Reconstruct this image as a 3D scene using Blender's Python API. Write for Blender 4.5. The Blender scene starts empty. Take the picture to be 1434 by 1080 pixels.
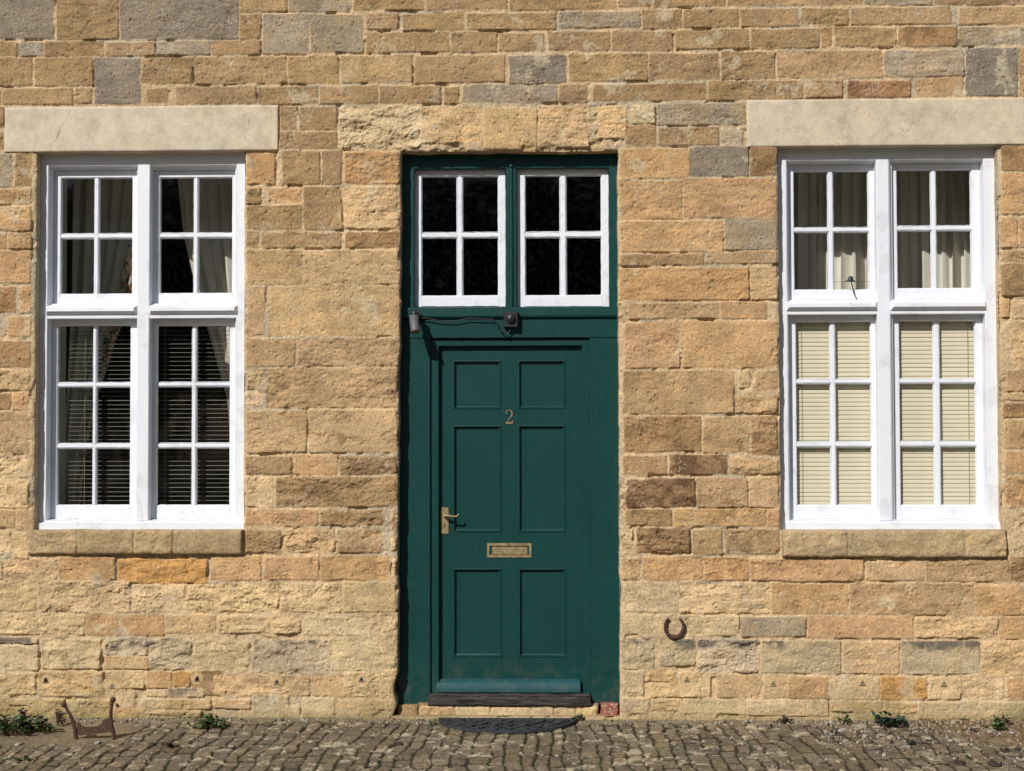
import bpy, math, random
import numpy as np
from mathutils import Matrix, Vector
rnd = random.Random(7)
rng = np.random.default_rng(11)
R = math.radians
sc = bpy.context.scene
col = sc.collection

# ------------------------------------------------------------------ camera
F, CX, CY, DIST, EYE = 1900.0, 717.0, 540.0, 7.9, 1.70
PIT, YAW, ROL = R(1.6695), R(1.5642), R(-0.1364)
M3 = (Matrix.Rotation(YAW, 3, 'Y') @ Matrix.Rotation(PIT, 3, 'X') @ Matrix.Rotation(ROL, 3, 'Z'))
B3 = Matrix(((1, 0, 0), (0, 0, -1), (0, 1, 0)))           # (right, up, towards camera) -> world
CR = B3 @ M3
cam_d = bpy.data.cameras.new('camera'); cam = bpy.data.objects.new('camera', cam_d); col.objects.link(cam)
cam.matrix_world = Matrix.Translation((0, -DIST, EYE)) @ CR.to_4x4()
cam_d.sensor_width = 36; cam_d.lens = 36 * F / 1434; cam_d.clip_end = 1000
sc.camera = cam

# ------------------------------------------------------------------ sky and sun
SUN_AZ, SUN_EL = R(30), R(36.5)                            # az: degrees left of the wall's normal
w = bpy.data.worlds.new("World"); sc.world = w; w.use_nodes = True
nt = w.node_tree; nt.nodes.clear()
sky = nt.nodes.new('ShaderNodeTexSky'); sky.sky_type = 'NISHITA'; sky.sun_disc = False
sky.sun_elevation = SUN_EL; sky.sun_rotation = R(210)
bg = nt.nodes.new('ShaderNodeBackground'); bg.inputs[1].default_value = 0.055
wo = nt.nodes.new('ShaderNodeOutputWorld')
nt.links.new(sky.outputs[0], bg.inputs[0]); nt.links.new(bg.outputs[0], wo.inputs[0])
sd = bpy.data.lights.new('sun', 'SUN'); sd.energy = 4.35; sd.angle = R(0.53); sd.color = (1, .965, .92)
so = bpy.data.objects.new('sun', sd); col.objects.link(so)
ldir = Vector((math.sin(SUN_AZ) * math.cos(SUN_EL), math.cos(SUN_AZ) * math.cos(SUN_EL), -math.sin(SUN_EL)))
so.rotation_euler = ldir.to_track_quat('-Z', 'Y').to_euler(); so.location = (-6, -9, 9)
sc.view_settings.view_transform = 'Standard'; sc.view_settings.look = 'None'
sc.view_settings.exposure = 0.0; sc.view_settings.gamma = 1.0

# ------------------------------------------------------------------ pixel of the photograph -> point in the place
def ray(px, py):
    return CR @ Vector(((px - CX) / F, -(py - CY) / F, -1.0))
def at(px, py, y=0.0):
    d = ray(px, py); t = (y + DIST) / d.y
    return Vector((d.x * t, y, EYE + d.z * t))
def atg(px, py, z=0.0):
    d = ray(px, py); t = (z - EYE) / d.z
    return Vector((d.x * t, -DIST + d.y * t, z))
def wr(x0, y0, x1, y1, y=0.0):                             # photo rect -> x0, x1, z0, z1 on plane y
    xm, ym = (x0 + x1) / 2, (y0 + y1) / 2
    return at(x0, ym, y).x, at(x1, ym, y).x, at(xm, y1, y).z, at(xm, y0, y).z

# ------------------------------------------------------------------ object helpers
def tag(o, label=None, cat=None, group=None, kind=None):
    if label: o['label'] = label
    if cat: o['category'] = cat
    if group: o['group'] = group
    if kind: o['kind'] = kind
    return o
def empty(name, loc=(0, 0, 0)):
    o = bpy.data.objects.new(name, None); o.location = loc; o.empty_display_size = .1
    col.objects.link(o); return o
def link(name, me, mats, parent=None):
    o = bpy.data.objects.new(name, me); col.objects.link(o)
    for m in (mats if isinstance(mats, (list, tuple)) else [mats]): me.materials.append(m)
    if parent is not None:
        o.parent = parent
        wl = Vector((0, 0, 0)); p = parent
        while p is not None: wl += p.location; p = p.parent
        o.location = -wl
    return o

class MB:
    """collects geometry in world coordinates; build() links ONE mesh object"""
    def __init__(s): s.v = []; s.f = []; s.m = []; s.sm = []
    def add(s, vs, fs, mi=0, smooth=False):
        b = len(s.v); s.v += [tuple(q) for q in vs]
        for f in fs: s.f.append([b + i for i in f]); s.m.append(mi); s.sm.append(smooth)
    def bar(s, x0, x1, z0, z1, y0, y1, c=.003, wob=.0006, mi=0, seg=.035):
        """board on the wall plane; front at y0, back at y1, chamfered long edges, slightly wobbly hand-painted edges"""
        vert = (z1 - z0) >= (x1 - x0)
        L0, L1, a0, a1 = (z0, z1, x0, x1) if vert else (x0, x1, z0, z1)
        n = max(1, int((L1 - L0) / seg)); rings = []
        for i in range(n + 1):
            t = L0 + (L1 - L0) * i / n
            e = 0 if wob == 0 else 1
            w0, w1, w2 = [e * rnd.uniform(-wob, wob) for _ in range(3)]
            A, B = a0 + w0, a1 + w1
            rings.append([(A, y1), (A, y0 + c), (A + c, y0 + w2 * .4), (B - c, y0 - w2 * .4), (B, y0 + c), (B, y1)])
        vs = []; fs = []
        for i, r in enumerate(rings):
            t = L0 + (L1 - L0) * i / n
            for (a, y) in r: vs.append((a, y, t) if vert else (t, y, a))
        for i in range(n):
            for k in range(6):
                q = [i * 6 + k, i * 6 + (k + 1) % 6, (i + 1) * 6 + (k + 1) % 6, (i + 1) * 6 + k]
                fs.append(q if vert else q[::-1])
        fs.append(list(range(6))[::-1] if vert else list(range(6))); e = list(range(n * 6, n * 6 + 6)); fs.append(e if vert else e[::-1])
        s.add(vs, fs, mi)
    def ring(s, x0, x1, z0, z1, prof, mi=0, cap=False, wob=.0, nseg=1):
        """mitred moulding: successive rectangles (inset, y)"""
        vs = []; fs = []
        per = []
        for (ins, y) in prof:
            a0, a1, b0, b1 = x0 + ins, x1 - ins, z0 + ins, z1 - ins
            cs = [(a0, b0), (a1, b0), (a1, b1), (a0, b1)]
            loop = []
            for k in range(4):
                p, q = cs[k], cs[(k + 1) % 4]
                for j in range(nseg):
                    t = j / nseg
                    loop.append((p[0] + (q[0] - p[0]) * t, y, p[1] + (q[1] - p[1]) * t))
            per.append(loop)
        n = 4 * nseg
        if wob:
            for L in per:
                for i in range(n):
                    a = L[i]; L[i] = (a[0] + rnd.uniform(-wob, wob), a[1], a[2] + rnd.uniform(-wob, wob))
        for L in per: vs += L
        for r in range(len(per) - 1):
            for i in range(n):
                j = (i + 1) % n
                fs.append([r * n + i, r * n + j, (r + 1) * n + j, (r + 1) * n + i])
        if cap: fs.append(list(range((len(per) - 1) * n, len(per) * n)))
        s.add(vs, fs, mi)
    def tube(s, pts, rad, n=8, mi=0, smooth=True):
        pts = [Vector(p) for p in pts]; rads = rad if isinstance(rad, (list, tuple)) else [rad] * len(pts)
        vs = []; fs = []; up = None
        for i, p in enumerate(pts):
            d = (pts[min(i + 1, len(pts) - 1)] - pts[max(i - 1, 0)]).normalized()
            if up is None: up = Vector((0, 0, 1)) if abs(d.z) < .9 else Vector((1, 0, 0))
            a = d.cross(up).normalized(); b = a.cross(d).normalized(); up = b
            for k in range(n):
                t = 2 * math.pi * k / n; vs.append(p + (a * math.cos(t) + b * math.sin(t)) * rads[i])
        for i in range(len(pts) - 1):
            for k in range(n):
                fs.append([i * n + k, i * n + (k + 1) % n, (i + 1) * n + (k + 1) % n, (i + 1) * n + k])
        s.add(vs, fs, mi, smooth)
        s.add(vs[:n], [list(range(n))], mi); s.add(vs[-n:], [list(range(n))[::-1]], mi)
    def ball(s, c, r, n=12, mi=0, sc3=(1, 1, 1), jit=0):
        vs = []; fs = []; h = n // 2
        for i in range(h + 1):
            a = math.pi * i / h
            for k in range(n):
                b = 2 * math.pi * k / n; q = 1 + rnd.uniform(-jit, jit)
                vs.append((c[0] + r * sc3[0] * q * math.sin(a) * math.cos(b), c[1] + r * sc3[1] * q * math.sin(a) * math.sin(b), c[2] + r * sc3[2] * q * math.cos(a)))
        for i in range(h):
            for k in range(n): fs.append([i * n + k, (i + 1) * n + k, (i + 1) * n + (k + 1) % n, i * n + (k + 1) % n])
        s.add(vs, fs, mi, True)
    def prism(s, poly, y0, y1, mi=0, bev=0):
        """polygon in x,z extruded from y0 (front) to y1"""
        n = len(poly); vs = [(x, y0, z) for x, z in poly] + [(x, y1, z) for x, z in poly]
        fs = [list(range(n)), list(range(n, 2 * n))[::-1]] + [[i, n + i, n + (i + 1) % n, (i + 1) % n] for i in range(n)]
        s.add(vs, fs, mi)
    def box(s, x0, x1, y0, y1, z0, z1, mi=0):
        s.prism([(x0, z0), (x1, z0), (x1, z1), (x0, z1)], y0, y1, mi)
    def build(s, name, mats, parent=None, fix=True):
        me = bpy.data.meshes.new(name); me.from_pydata(s.v, [], s.f)
        me.polygons.foreach_set('material_index', s.m); me.polygons.foreach_set('use_smooth', s.sm)
        o = link(name, me, mats, parent)
        if fix:
            import bmesh
            bm = bmesh.new(); bm.from_mesh(me); bmesh.ops.recalc_face_normals(bm, faces=bm.faces); bm.to_mesh(me); bm.free()
        me.update(); return o

# ------------------------------------------------------------------ numpy noise
_T = rng.random((8, 256, 256))
def vn(x, y, s=0):
    T = _T[s % 8]; off = (s * 37.17) % 251
    x = x + off; y = y + off * 1.7
    xi = np.floor(x).astype(np.int64); yi = np.floor(y).astype(np.int64)
    fx = x - xi; fy = y - yi; fx = fx * fx * (3 - 2 * fx); fy = fy * fy * (3 - 2 * fy)
    a = T[xi & 255, yi & 255]; b = T[(xi + 1) & 255, yi & 255]; c = T[xi & 255, (yi + 1) & 255]; d = T[(xi + 1) & 255, (yi + 1) & 255]
    return ((a * (1 - fx) + b * fx) * (1 - fy) + (c * (1 - fx) + d * fx) * fy) * 2 - 1
def fbm(x, y, f, o=4, s=0, g=.5):
    r = 0; a = 1; n = 0
    for i in range(o):
        r = r + a * vn(x * f + i * 17.3, y * f - i * 9.1, s + i); n += a; a *= g; f *= 2.03
    return r / n
def sst(a, b, x):
    t = np.clip((x - a) / (b - a), 0, 1); return t * t * (3 - 2 * t)
def lin(c): return np.array([((v / 255) / 12.92 if v / 255 < .04045 else ((v / 255 + .055) / 1.055) ** 2.4) for v in c])

# ------------------------------------------------------------------ materials
def new_mat(name):
    m = bpy.data.materials.new(name); m.use_nodes = True
    return m, m.node_tree, m.node_tree.nodes['Principled BSDF']
def nd(nt, t, **kw):
    n = nt.nodes.new(t)
    for k, v in kw.items():
        if k in n.inputs: n.inputs[k].default_value = v
        else: setattr(n, k, v)
    return n
def coords(nt, scale=(1, 1, 1)):
    g = nd(nt, 'ShaderNodeNewGeometry'); mp = nd(nt, 'ShaderNodeMapping'); mp.inputs['Scale'].default_value = scale
    nt.links.new(g.outputs['Position'], mp.inputs[0]); return mp.outputs[0]
def noise(nt, vec, scale, detail=4, rough=.55, dist=0):
    n = nd(nt, 'ShaderNodeTexNoise'); n.inputs['Scale'].default_value = scale; n.inputs['Detail'].default_value = detail
    n.inputs['Roughness'].default_value = rough; n.inputs['Distortion'].default_value = dist
    nt.links.new(vec, n.inputs['Vector']); return n.outputs['Fac']
def rampn(nt, fac, stops):
    r = nd(nt, 'ShaderNodeValToRGB'); e = r.color_ramp.elements
    while len(e) < len(stops): e.new(.5)
    for el, (p, c) in zip(e, stops): el.position = p; el.color = (*c, 1) if len(c) == 3 else c
    nt.links.new(fac, r.inputs[0]); return r.outputs[0]
def mix(nt, fac, a, b, mode='MIX'):
    m = nd(nt, 'ShaderNodeMix', data_type='RGBA', blend_type=mode)
    for sock, v in ((m.inputs[0], fac), (m.inputs[6], a), (m.inputs[7], b)):
        if hasattr(v, 'is_linked'): nt.links.new(v, sock)
        else: sock.default_value = v if not isinstance(v, tuple) else (*v[:3], 1)
    return m.outputs[2]
def bump(nt, b, h, dist, strength=1, prev=None):
    n = nd(nt, 'ShaderNodeBump'); n.inputs['Strength'].default_value = strength; n.inputs['Distance'].default_value = dist
    nt.links.new(h, n.inputs['Height'])
    if prev is not None: nt.links.new(prev, n.inputs['Normal'])
    nt.links.new(n.outputs[0], b.inputs['Normal']); return n.outputs[0]
def math_(nt, op, a, b=None, c=None):
    m = nd(nt, 'ShaderNodeMath', operation=op)
    for i, v in enumerate((a, b, c)):
        if v is None: continue
        if hasattr(v, 'is_linked'): nt.links.new(v, m.inputs[i])
        else: m.inputs[i].default_value = v
    return m.outputs[0]

def stone_mat(name, speck=1.0, bumpd=.0022, tool=True, con=1.0):
    m, nt, b = new_mat(name)
    at_ = nd(nt, 'ShaderNodeAttribute', attribute_name='col'); at_.attribute_type = 'GEOMETRY'
    p = coords(nt)
    n1 = noise(nt, p, 9, 6, .6, .4); n2 = noise(nt, p, 75, 5, .72); n3 = noise(nt, p, 260, 3, .75)
    c = mix(nt, .55, at_.outputs['Color'], rampn(nt, n1, [(.28, (.62, .56, .50)), (.5, (1, 1, 1)), (.75, (1.28, 1.22, 1.12))]), 'MULTIPLY')
    c = mix(nt, .8 * con, c, rampn(nt, n2, [(.28, (.50, .46, .42)), (.5, (1, 1, 1)), (.70, (1.42, 1.38, 1.32))]), 'MULTIPLY')
    c = mix(nt, .6 * con, c, rampn(nt, n3, [(.28, (.52, .50, .47)), (.5, (1, 1, 1)), (.72, (1.5, 1.46, 1.4))]), 'MULTIPLY')
    # pale lichen dots
    vo = nd(nt, 'ShaderNodeTexVoronoi'); vo.inputs['Scale'].default_value = 62; nt.links.new(p, vo.inputs['Vector'])
    dn = noise(nt, p, 5, 3); thr = math_(nt, 'MULTIPLY', sst_node(nt, dn, .40, .66), .36)
    dot = math_(nt, 'LESS_THAN', vo.outputs['Distance'], thr)
    dot = math_(nt, 'MULTIPLY', dot, .55 * speck)
    c = mix(nt, dot, c, (.50, .44, .34))
    nt.links.new(c, b.inputs['Base Color']); b.inputs['Roughness'].default_value = .92
    b.inputs['Specular IOR Level'].default_value = .25
    h = math_(nt, 'ADD', math_(nt, 'MULTIPLY', n2, .9), math_(nt, 'MULTIPLY', n3, .45))
    if tool:                                               # combed tooling lines
        q = coords(nt, (120, 40, 22)); nl = noise(nt, q, 1, 4, .6, .8)
        h = math_(nt, 'ADD', h, math_(nt, 'MULTIPLY', nl, .9))
    bump(nt, b, h, bumpd * 1.3)
    return m
def sst_node(nt, v, a, b_):
    mr = nd(nt, 'ShaderNodeMapRange', interpolation_type='SMOOTHSTEP'); mr.inputs[1].default_value = a; mr.inputs[2].default_value = b_
    nt.links.new(v, mr.inputs[0]); return mr.outputs[0]

M = {}
M['stone'] = stone_mat('ironstone_masonry')
M['lintel'] = stone_mat('cream_lintel_stone', .1, .0006, False, .35)
M['ground'] = stone_mat('weathered_setts', .9, .005, False, 1.2)

def paint_white():
    m, nt, b = new_mat('white_gloss_paint'); p = coords(nt)
    n = noise(nt, p, 14, 5, .6); s = coords(nt, (1, 1, 9)); ng = noise(nt, coords(nt, (60, 60, 6)), 1, 4, .6)
    c = rampn(nt, n, [(.3, (.735, .755, .80)), (.6, (.75, .775, .82))])
    # flaked paint: thin cracks where a large mask allows
    crk = noise(nt, coords(nt, (30, 30, 150)), 1, 6, .75, 1.2)
    mask = noise(nt, p, 6.5, 3)
    k = math_(nt, 'MULTIPLY', math_(nt, 'LESS_THAN', math_(nt, 'ABSOLUTE', math_(nt, 'SUBTRACT', crk, .5)), .0035), math_(nt, 'GREATER_THAN', mask, .60))
    c = mix(nt, math_(nt, 'MULTIPLY', k, .7), c, (.28, .25, .21))
    nt.links.new(c, b.inputs['Base Color']); b.inputs['Roughness'].default_value = .42
    h = math_(nt, 'SUBTRACT', math_(nt, 'ADD', math_(nt, 'MULTIPLY', n, .35), math_(nt, 'MULTIPLY', ng, .5)), math_(nt, 'MULTIPLY', k, .8))
    bump(nt, b, h, .0012); return m
M['white'] = paint_white()

def paint_green(name, base, base2, rough=.38):
    m, nt, b = new_mat(name); p = coords(nt)
    n = noise(nt, p, 3.5, 5, .6); nf = noise(nt, coords(nt, (130, 130, 7)), 1, 4, .6); ns = noise(nt, p, 60, 4, .7)
    c = rampn(nt, n, [(.3, base), (.7, base2)])
    crk = noise(nt, coords(nt, (18, 18, 60)), 1, 7, .72, 1.0); mask = noise(nt, p, 4.3, 3)
    k = math_(nt, 'MULTIPLY', math_(nt, 'LESS_THAN', math_(nt, 'ABSOLUTE', math_(nt, 'SUBTRACT', crk, .5)), .0035), math_(nt, 'GREATER_THAN', mask, .60))
    vo = nd(nt, 'ShaderNodeTexVoronoi'); vo.inputs['Scale'].default_value = 26; nt.links.new(p, vo.inputs['Vector'])
    dt = math_(nt, 'LESS_THAN', vo.outputs['Distance'], .035)
    k2 = math_(nt, 'MAXIMUM', k, math_(nt, 'MULTIPLY', dt, .8))
    c = mix(nt, math_(nt, 'MULTIPLY', k2, .5), c, (.13, .22, .20))
    sp_ = nd(nt, 'ShaderNodeSeparateXYZ'); gg = nd(nt, 'ShaderNodeNewGeometry'); nt.links.new(gg.outputs['Position'], sp_.inputs[0])
    dz = math_(nt, 'MULTIPLY', sst_node(nt, math_(nt, 'MULTIPLY', sp_.outputs['Z'], -1), -.42, -.08), sst_node(nt, noise(nt, p, 11, 6, .7), .42, .72))   # splashed dust near the foot
    c = mix(nt, math_(nt, 'MULTIPLY', dz, .22), c, (.20, .17, .12))
    c = mix(nt, .35, c, rampn(nt, nf, [(.3, (.75, .75, .75)), (.7, (1.25, 1.25, 1.25))]), 'MULTIPLY')
    nt.links.new(c, b.inputs['Base Color']); b.inputs['Specular IOR Level'].default_value = .3
    nt.links.new(math_(nt, 'ADD', math_(nt, 'MULTIPLY', ns, .25), rough - .1), b.inputs['Roughness'])
    h = math_(nt, 'ADD', math_(nt, 'MULTIPLY', nf, .5), math_(nt, 'MULTIPLY', n, .8)); h = math_(nt, 'SUBTRACT', h, k)
    bump(nt, b, h, .0010); return m
M['green'] = paint_green('dark_green_paint', (.0035, .040, .036), (.0050, .048, .044))
M['teal'] = paint_green('faded_teal_paint', (.008, .055, .062), (.015, .078, .085), .5)

def simple(name, c1, c2, scale=20, rough=.6, metal=0, bumpd=.0008, sc3=(1, 1, 1), detail=5, spec=.5):
    m, nt, b = new_mat(name); p = coords(nt, sc3); n = noise(nt, p, scale, detail, .65)
    nt.links.new(rampn(nt, n, [(.3, c1), (.7, c2)]), b.inputs['Base Color'])
    b.inputs['Roughness'].default_value = rough; b.inputs['Metallic'].default_value = metal
    b.inputs['Specular IOR Level'].default_value = spec
    if bumpd: bump(nt, b, n, bumpd)
    return m
M['rust'] = simple('rusty_iron', (.030, .016, .011), (.11, .052, .032), 55, .85, .1, .003)
M['darkrust'] = simple('dark_rusty_iron', (.018, .011, .009), (.060, .030, .020), 60, .8, .1, .003)
M['brass'] = simple('weathered_brass', (.17, .125, .055), (.40, .31, .16), 38, .5, .3, .0006)
M['black'] = simple('black_plastic', (.012, .012, .013), (.022, .022, .024), 30, .45, 0, .0003)
M['greylamp'] = simple('grey_powder_coat', (.085, .085, .095), (.12, .12, .13), 30, .55, .1, .0003)
M['lens'] = simple('dusty_lamp_lens', (.14, .09, .06), (.22, .15, .11), 60, .5, 0, .0002)
M['rubber'] = simple('black_rubber', (.010, .012, .014), (.045, .05, .055), 45, .75, 0, .002)
M['wood'] = simple('weathered_dark_oak', (.006, .005, .005), (.085, .070, .062), 1, .85, 0, .005, (7, 70, 200), 8)
M['wood'].node_tree.nodes['Color Ramp'].color_ramp.elements[0].position = .43; M['wood'].node_tree.nodes['Color Ramp'].color_ramp.elements[1].position = .62
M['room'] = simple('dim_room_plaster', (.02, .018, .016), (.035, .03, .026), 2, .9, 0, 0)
M['reveal'] = simple('cream_reveal_paint', (.62, .62, .54), (.70, .70, .62), 5, .7, 0, 0)
M['slat'] = simple('cream_blind_slats', (.70, .615, .45), (.76, .67, .50), 3, .45, 0, 0)
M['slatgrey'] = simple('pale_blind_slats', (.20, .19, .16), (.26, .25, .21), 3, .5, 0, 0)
M['cord'] = simple('blind_cord', (.30, .27, .18), (.36, .33, .22), 3, .8, 0, 0)
M['brick'] = simple('red_brick', (.22, .085, .055), (.36, .17, .12), 40, .95, 0, .004)
M['dark'] = simple('dark_slot', (.006, .005, .004), (.014, .011, .009), 40, .95, 0, 0)
M['vent'] = simple('mortar_vent', (.40, .30, .17), (.60, .45, .28), 60, .95, 0, .002)
M['pebble'] = simple('pale_pebble', (.24, .21, .17), (.42, .38, .32), 60, .9, 0, .002)
M['dung'] = simple('dark_clod', (.020, .013, .009), (.06, .04, .028), 70, .95, 0, .004)
def leafm(name, a, b_):
    m, nt, b = new_mat(name); n = noise(nt, coords(nt), 60, 4, .6)
    nt.links.new(rampn(nt, n, [(.3, a), (.7, b_)]), b.inputs['Base Color']); b.inputs['Roughness'].default_value = .6
    b.inputs['Subsurface Weight'].default_value = 0; return m
M['leaf'] = leafm('weed_leaf', (.030, .065, .018), (.075, .135, .035))
M['leafblue'] = leafm('bluish_weed_leaf', (.016, .045, .030), (.040, .085, .055))
M['leafdark'] = leafm('dark_dry_weed_leaf', (.022, .024, .014), (.055, .05, .03))
M['stem'] = leafm('weed_stem', (.08, .05, .025), (.13, .09, .045))

def fabric(name, a, b_, floral=False):
    m, nt, b = new_mat(name)
    c = rampn(nt, noise(nt, coords(nt, (1, 1, .3)), 14, 4), [(.3, a), (.7, b_)])
    if floral:
        at_ = nd(nt, 'ShaderNodeAttribute', attribute_name='edge'); at_.attribute_type = 'GEOMETRY'
        p = coords(nt); n = noise(nt, p, 22, 3, .6); n2 = noise(nt, p, 31, 3, .6)
        fl = mix(nt, math_(nt, 'GREATER_THAN', n, .53), c, (.42, .16, .06)); fl = mix(nt, math_(nt, 'GREATER_THAN', n2, .58), fl, (.05, .12, .06))
        c = mix(nt, at_.outputs['Fac'], c, fl)
    nt.links.new(c, b.inputs['Base Color']); b.inputs['Roughness'].default_value = .9
    wv = noise(nt, coords(nt), 700, 2); bump(nt, b, wv, .0003)
    # thin cloth lets some light through
    tr = nd(nt, 'ShaderNodeBsdfTranslucent'); nt.links.new(c, tr.inputs[0])
    ms = nd(nt, 'ShaderNodeMixShader'); ms.inputs[0].default_value = .06
    out = nt.nodes['Material Output']
    nt.links.new(b.outputs[0], ms.inputs[1]); nt.links.new(tr.outputs[0], ms.inputs[2]); nt.links.new(ms.outputs[0], out.inputs[0])
    return m
M['curtain'] = fabric('beige_curtain', (.66, .61, .52), (.76, .71, .62))
M['curtainfl'] = fabric('floral_edged_curtain', (.58, .55, .46), (.68, .64, .55), True)

def glass():
    m, nt, b = new_mat('old_window_glass')
    out = nt.nodes['Material Output']; nt.nodes.remove(b)
    lw = nd(nt, 'ShaderNodeLayerWeight'); lw.inputs['Blend'].default_value = .5; frs = math_(nt, 'MULTIPLY_ADD', math_(nt, 'POWER', lw.outputs['Facing'], 5.0), .92, .050); gl = nd(nt, 'ShaderNodeBsdfGlossy', Roughness=.09); tp = nd(nt, 'ShaderNodeBsdfTransparent')
    tp.inputs[0].default_value = (.93, .95, .94, 1)
    n = noise(nt, coords(nt), 5, 2); bp = nd(nt, 'ShaderNodeBump'); bp.inputs['Distance'].default_value = .004
    nt.links.new(n, bp.inputs['Height']); nt.links.new(bp.outputs[0], gl.inputs['Normal']); nt.links.new(bp.outputs[0], lw.inputs['Normal'])
    df = nd(nt, 'ShaderNodeBsdfDiffuse'); df.inputs[0].default_value = (.5, .5, .5, 1)      # film of dust
    dn = noise(nt, coords(nt), 45, 6, .7)
    ms0 = nd(nt, 'ShaderNodeMixShader'); nt.links.new(math_(nt, 'MULTIPLY', sst_node(nt, dn, .45, .8), .016), ms0.inputs[0])
    nt.links.new(tp.outputs[0], ms0.inputs[1]); nt.links.new(df.outputs[0], ms0.inputs[2])
    ms = nd(nt, 'ShaderNodeMixShader'); nt.links.new(frs, ms.inputs[0])
    nt.links.new(ms0.outputs[0], ms.inputs[1]); nt.links.new(gl.outputs[0], ms.inputs[2]); nt.links.new(ms.outputs[0], out.inputs[0])
    return m
M['glass'] = glass()

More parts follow.
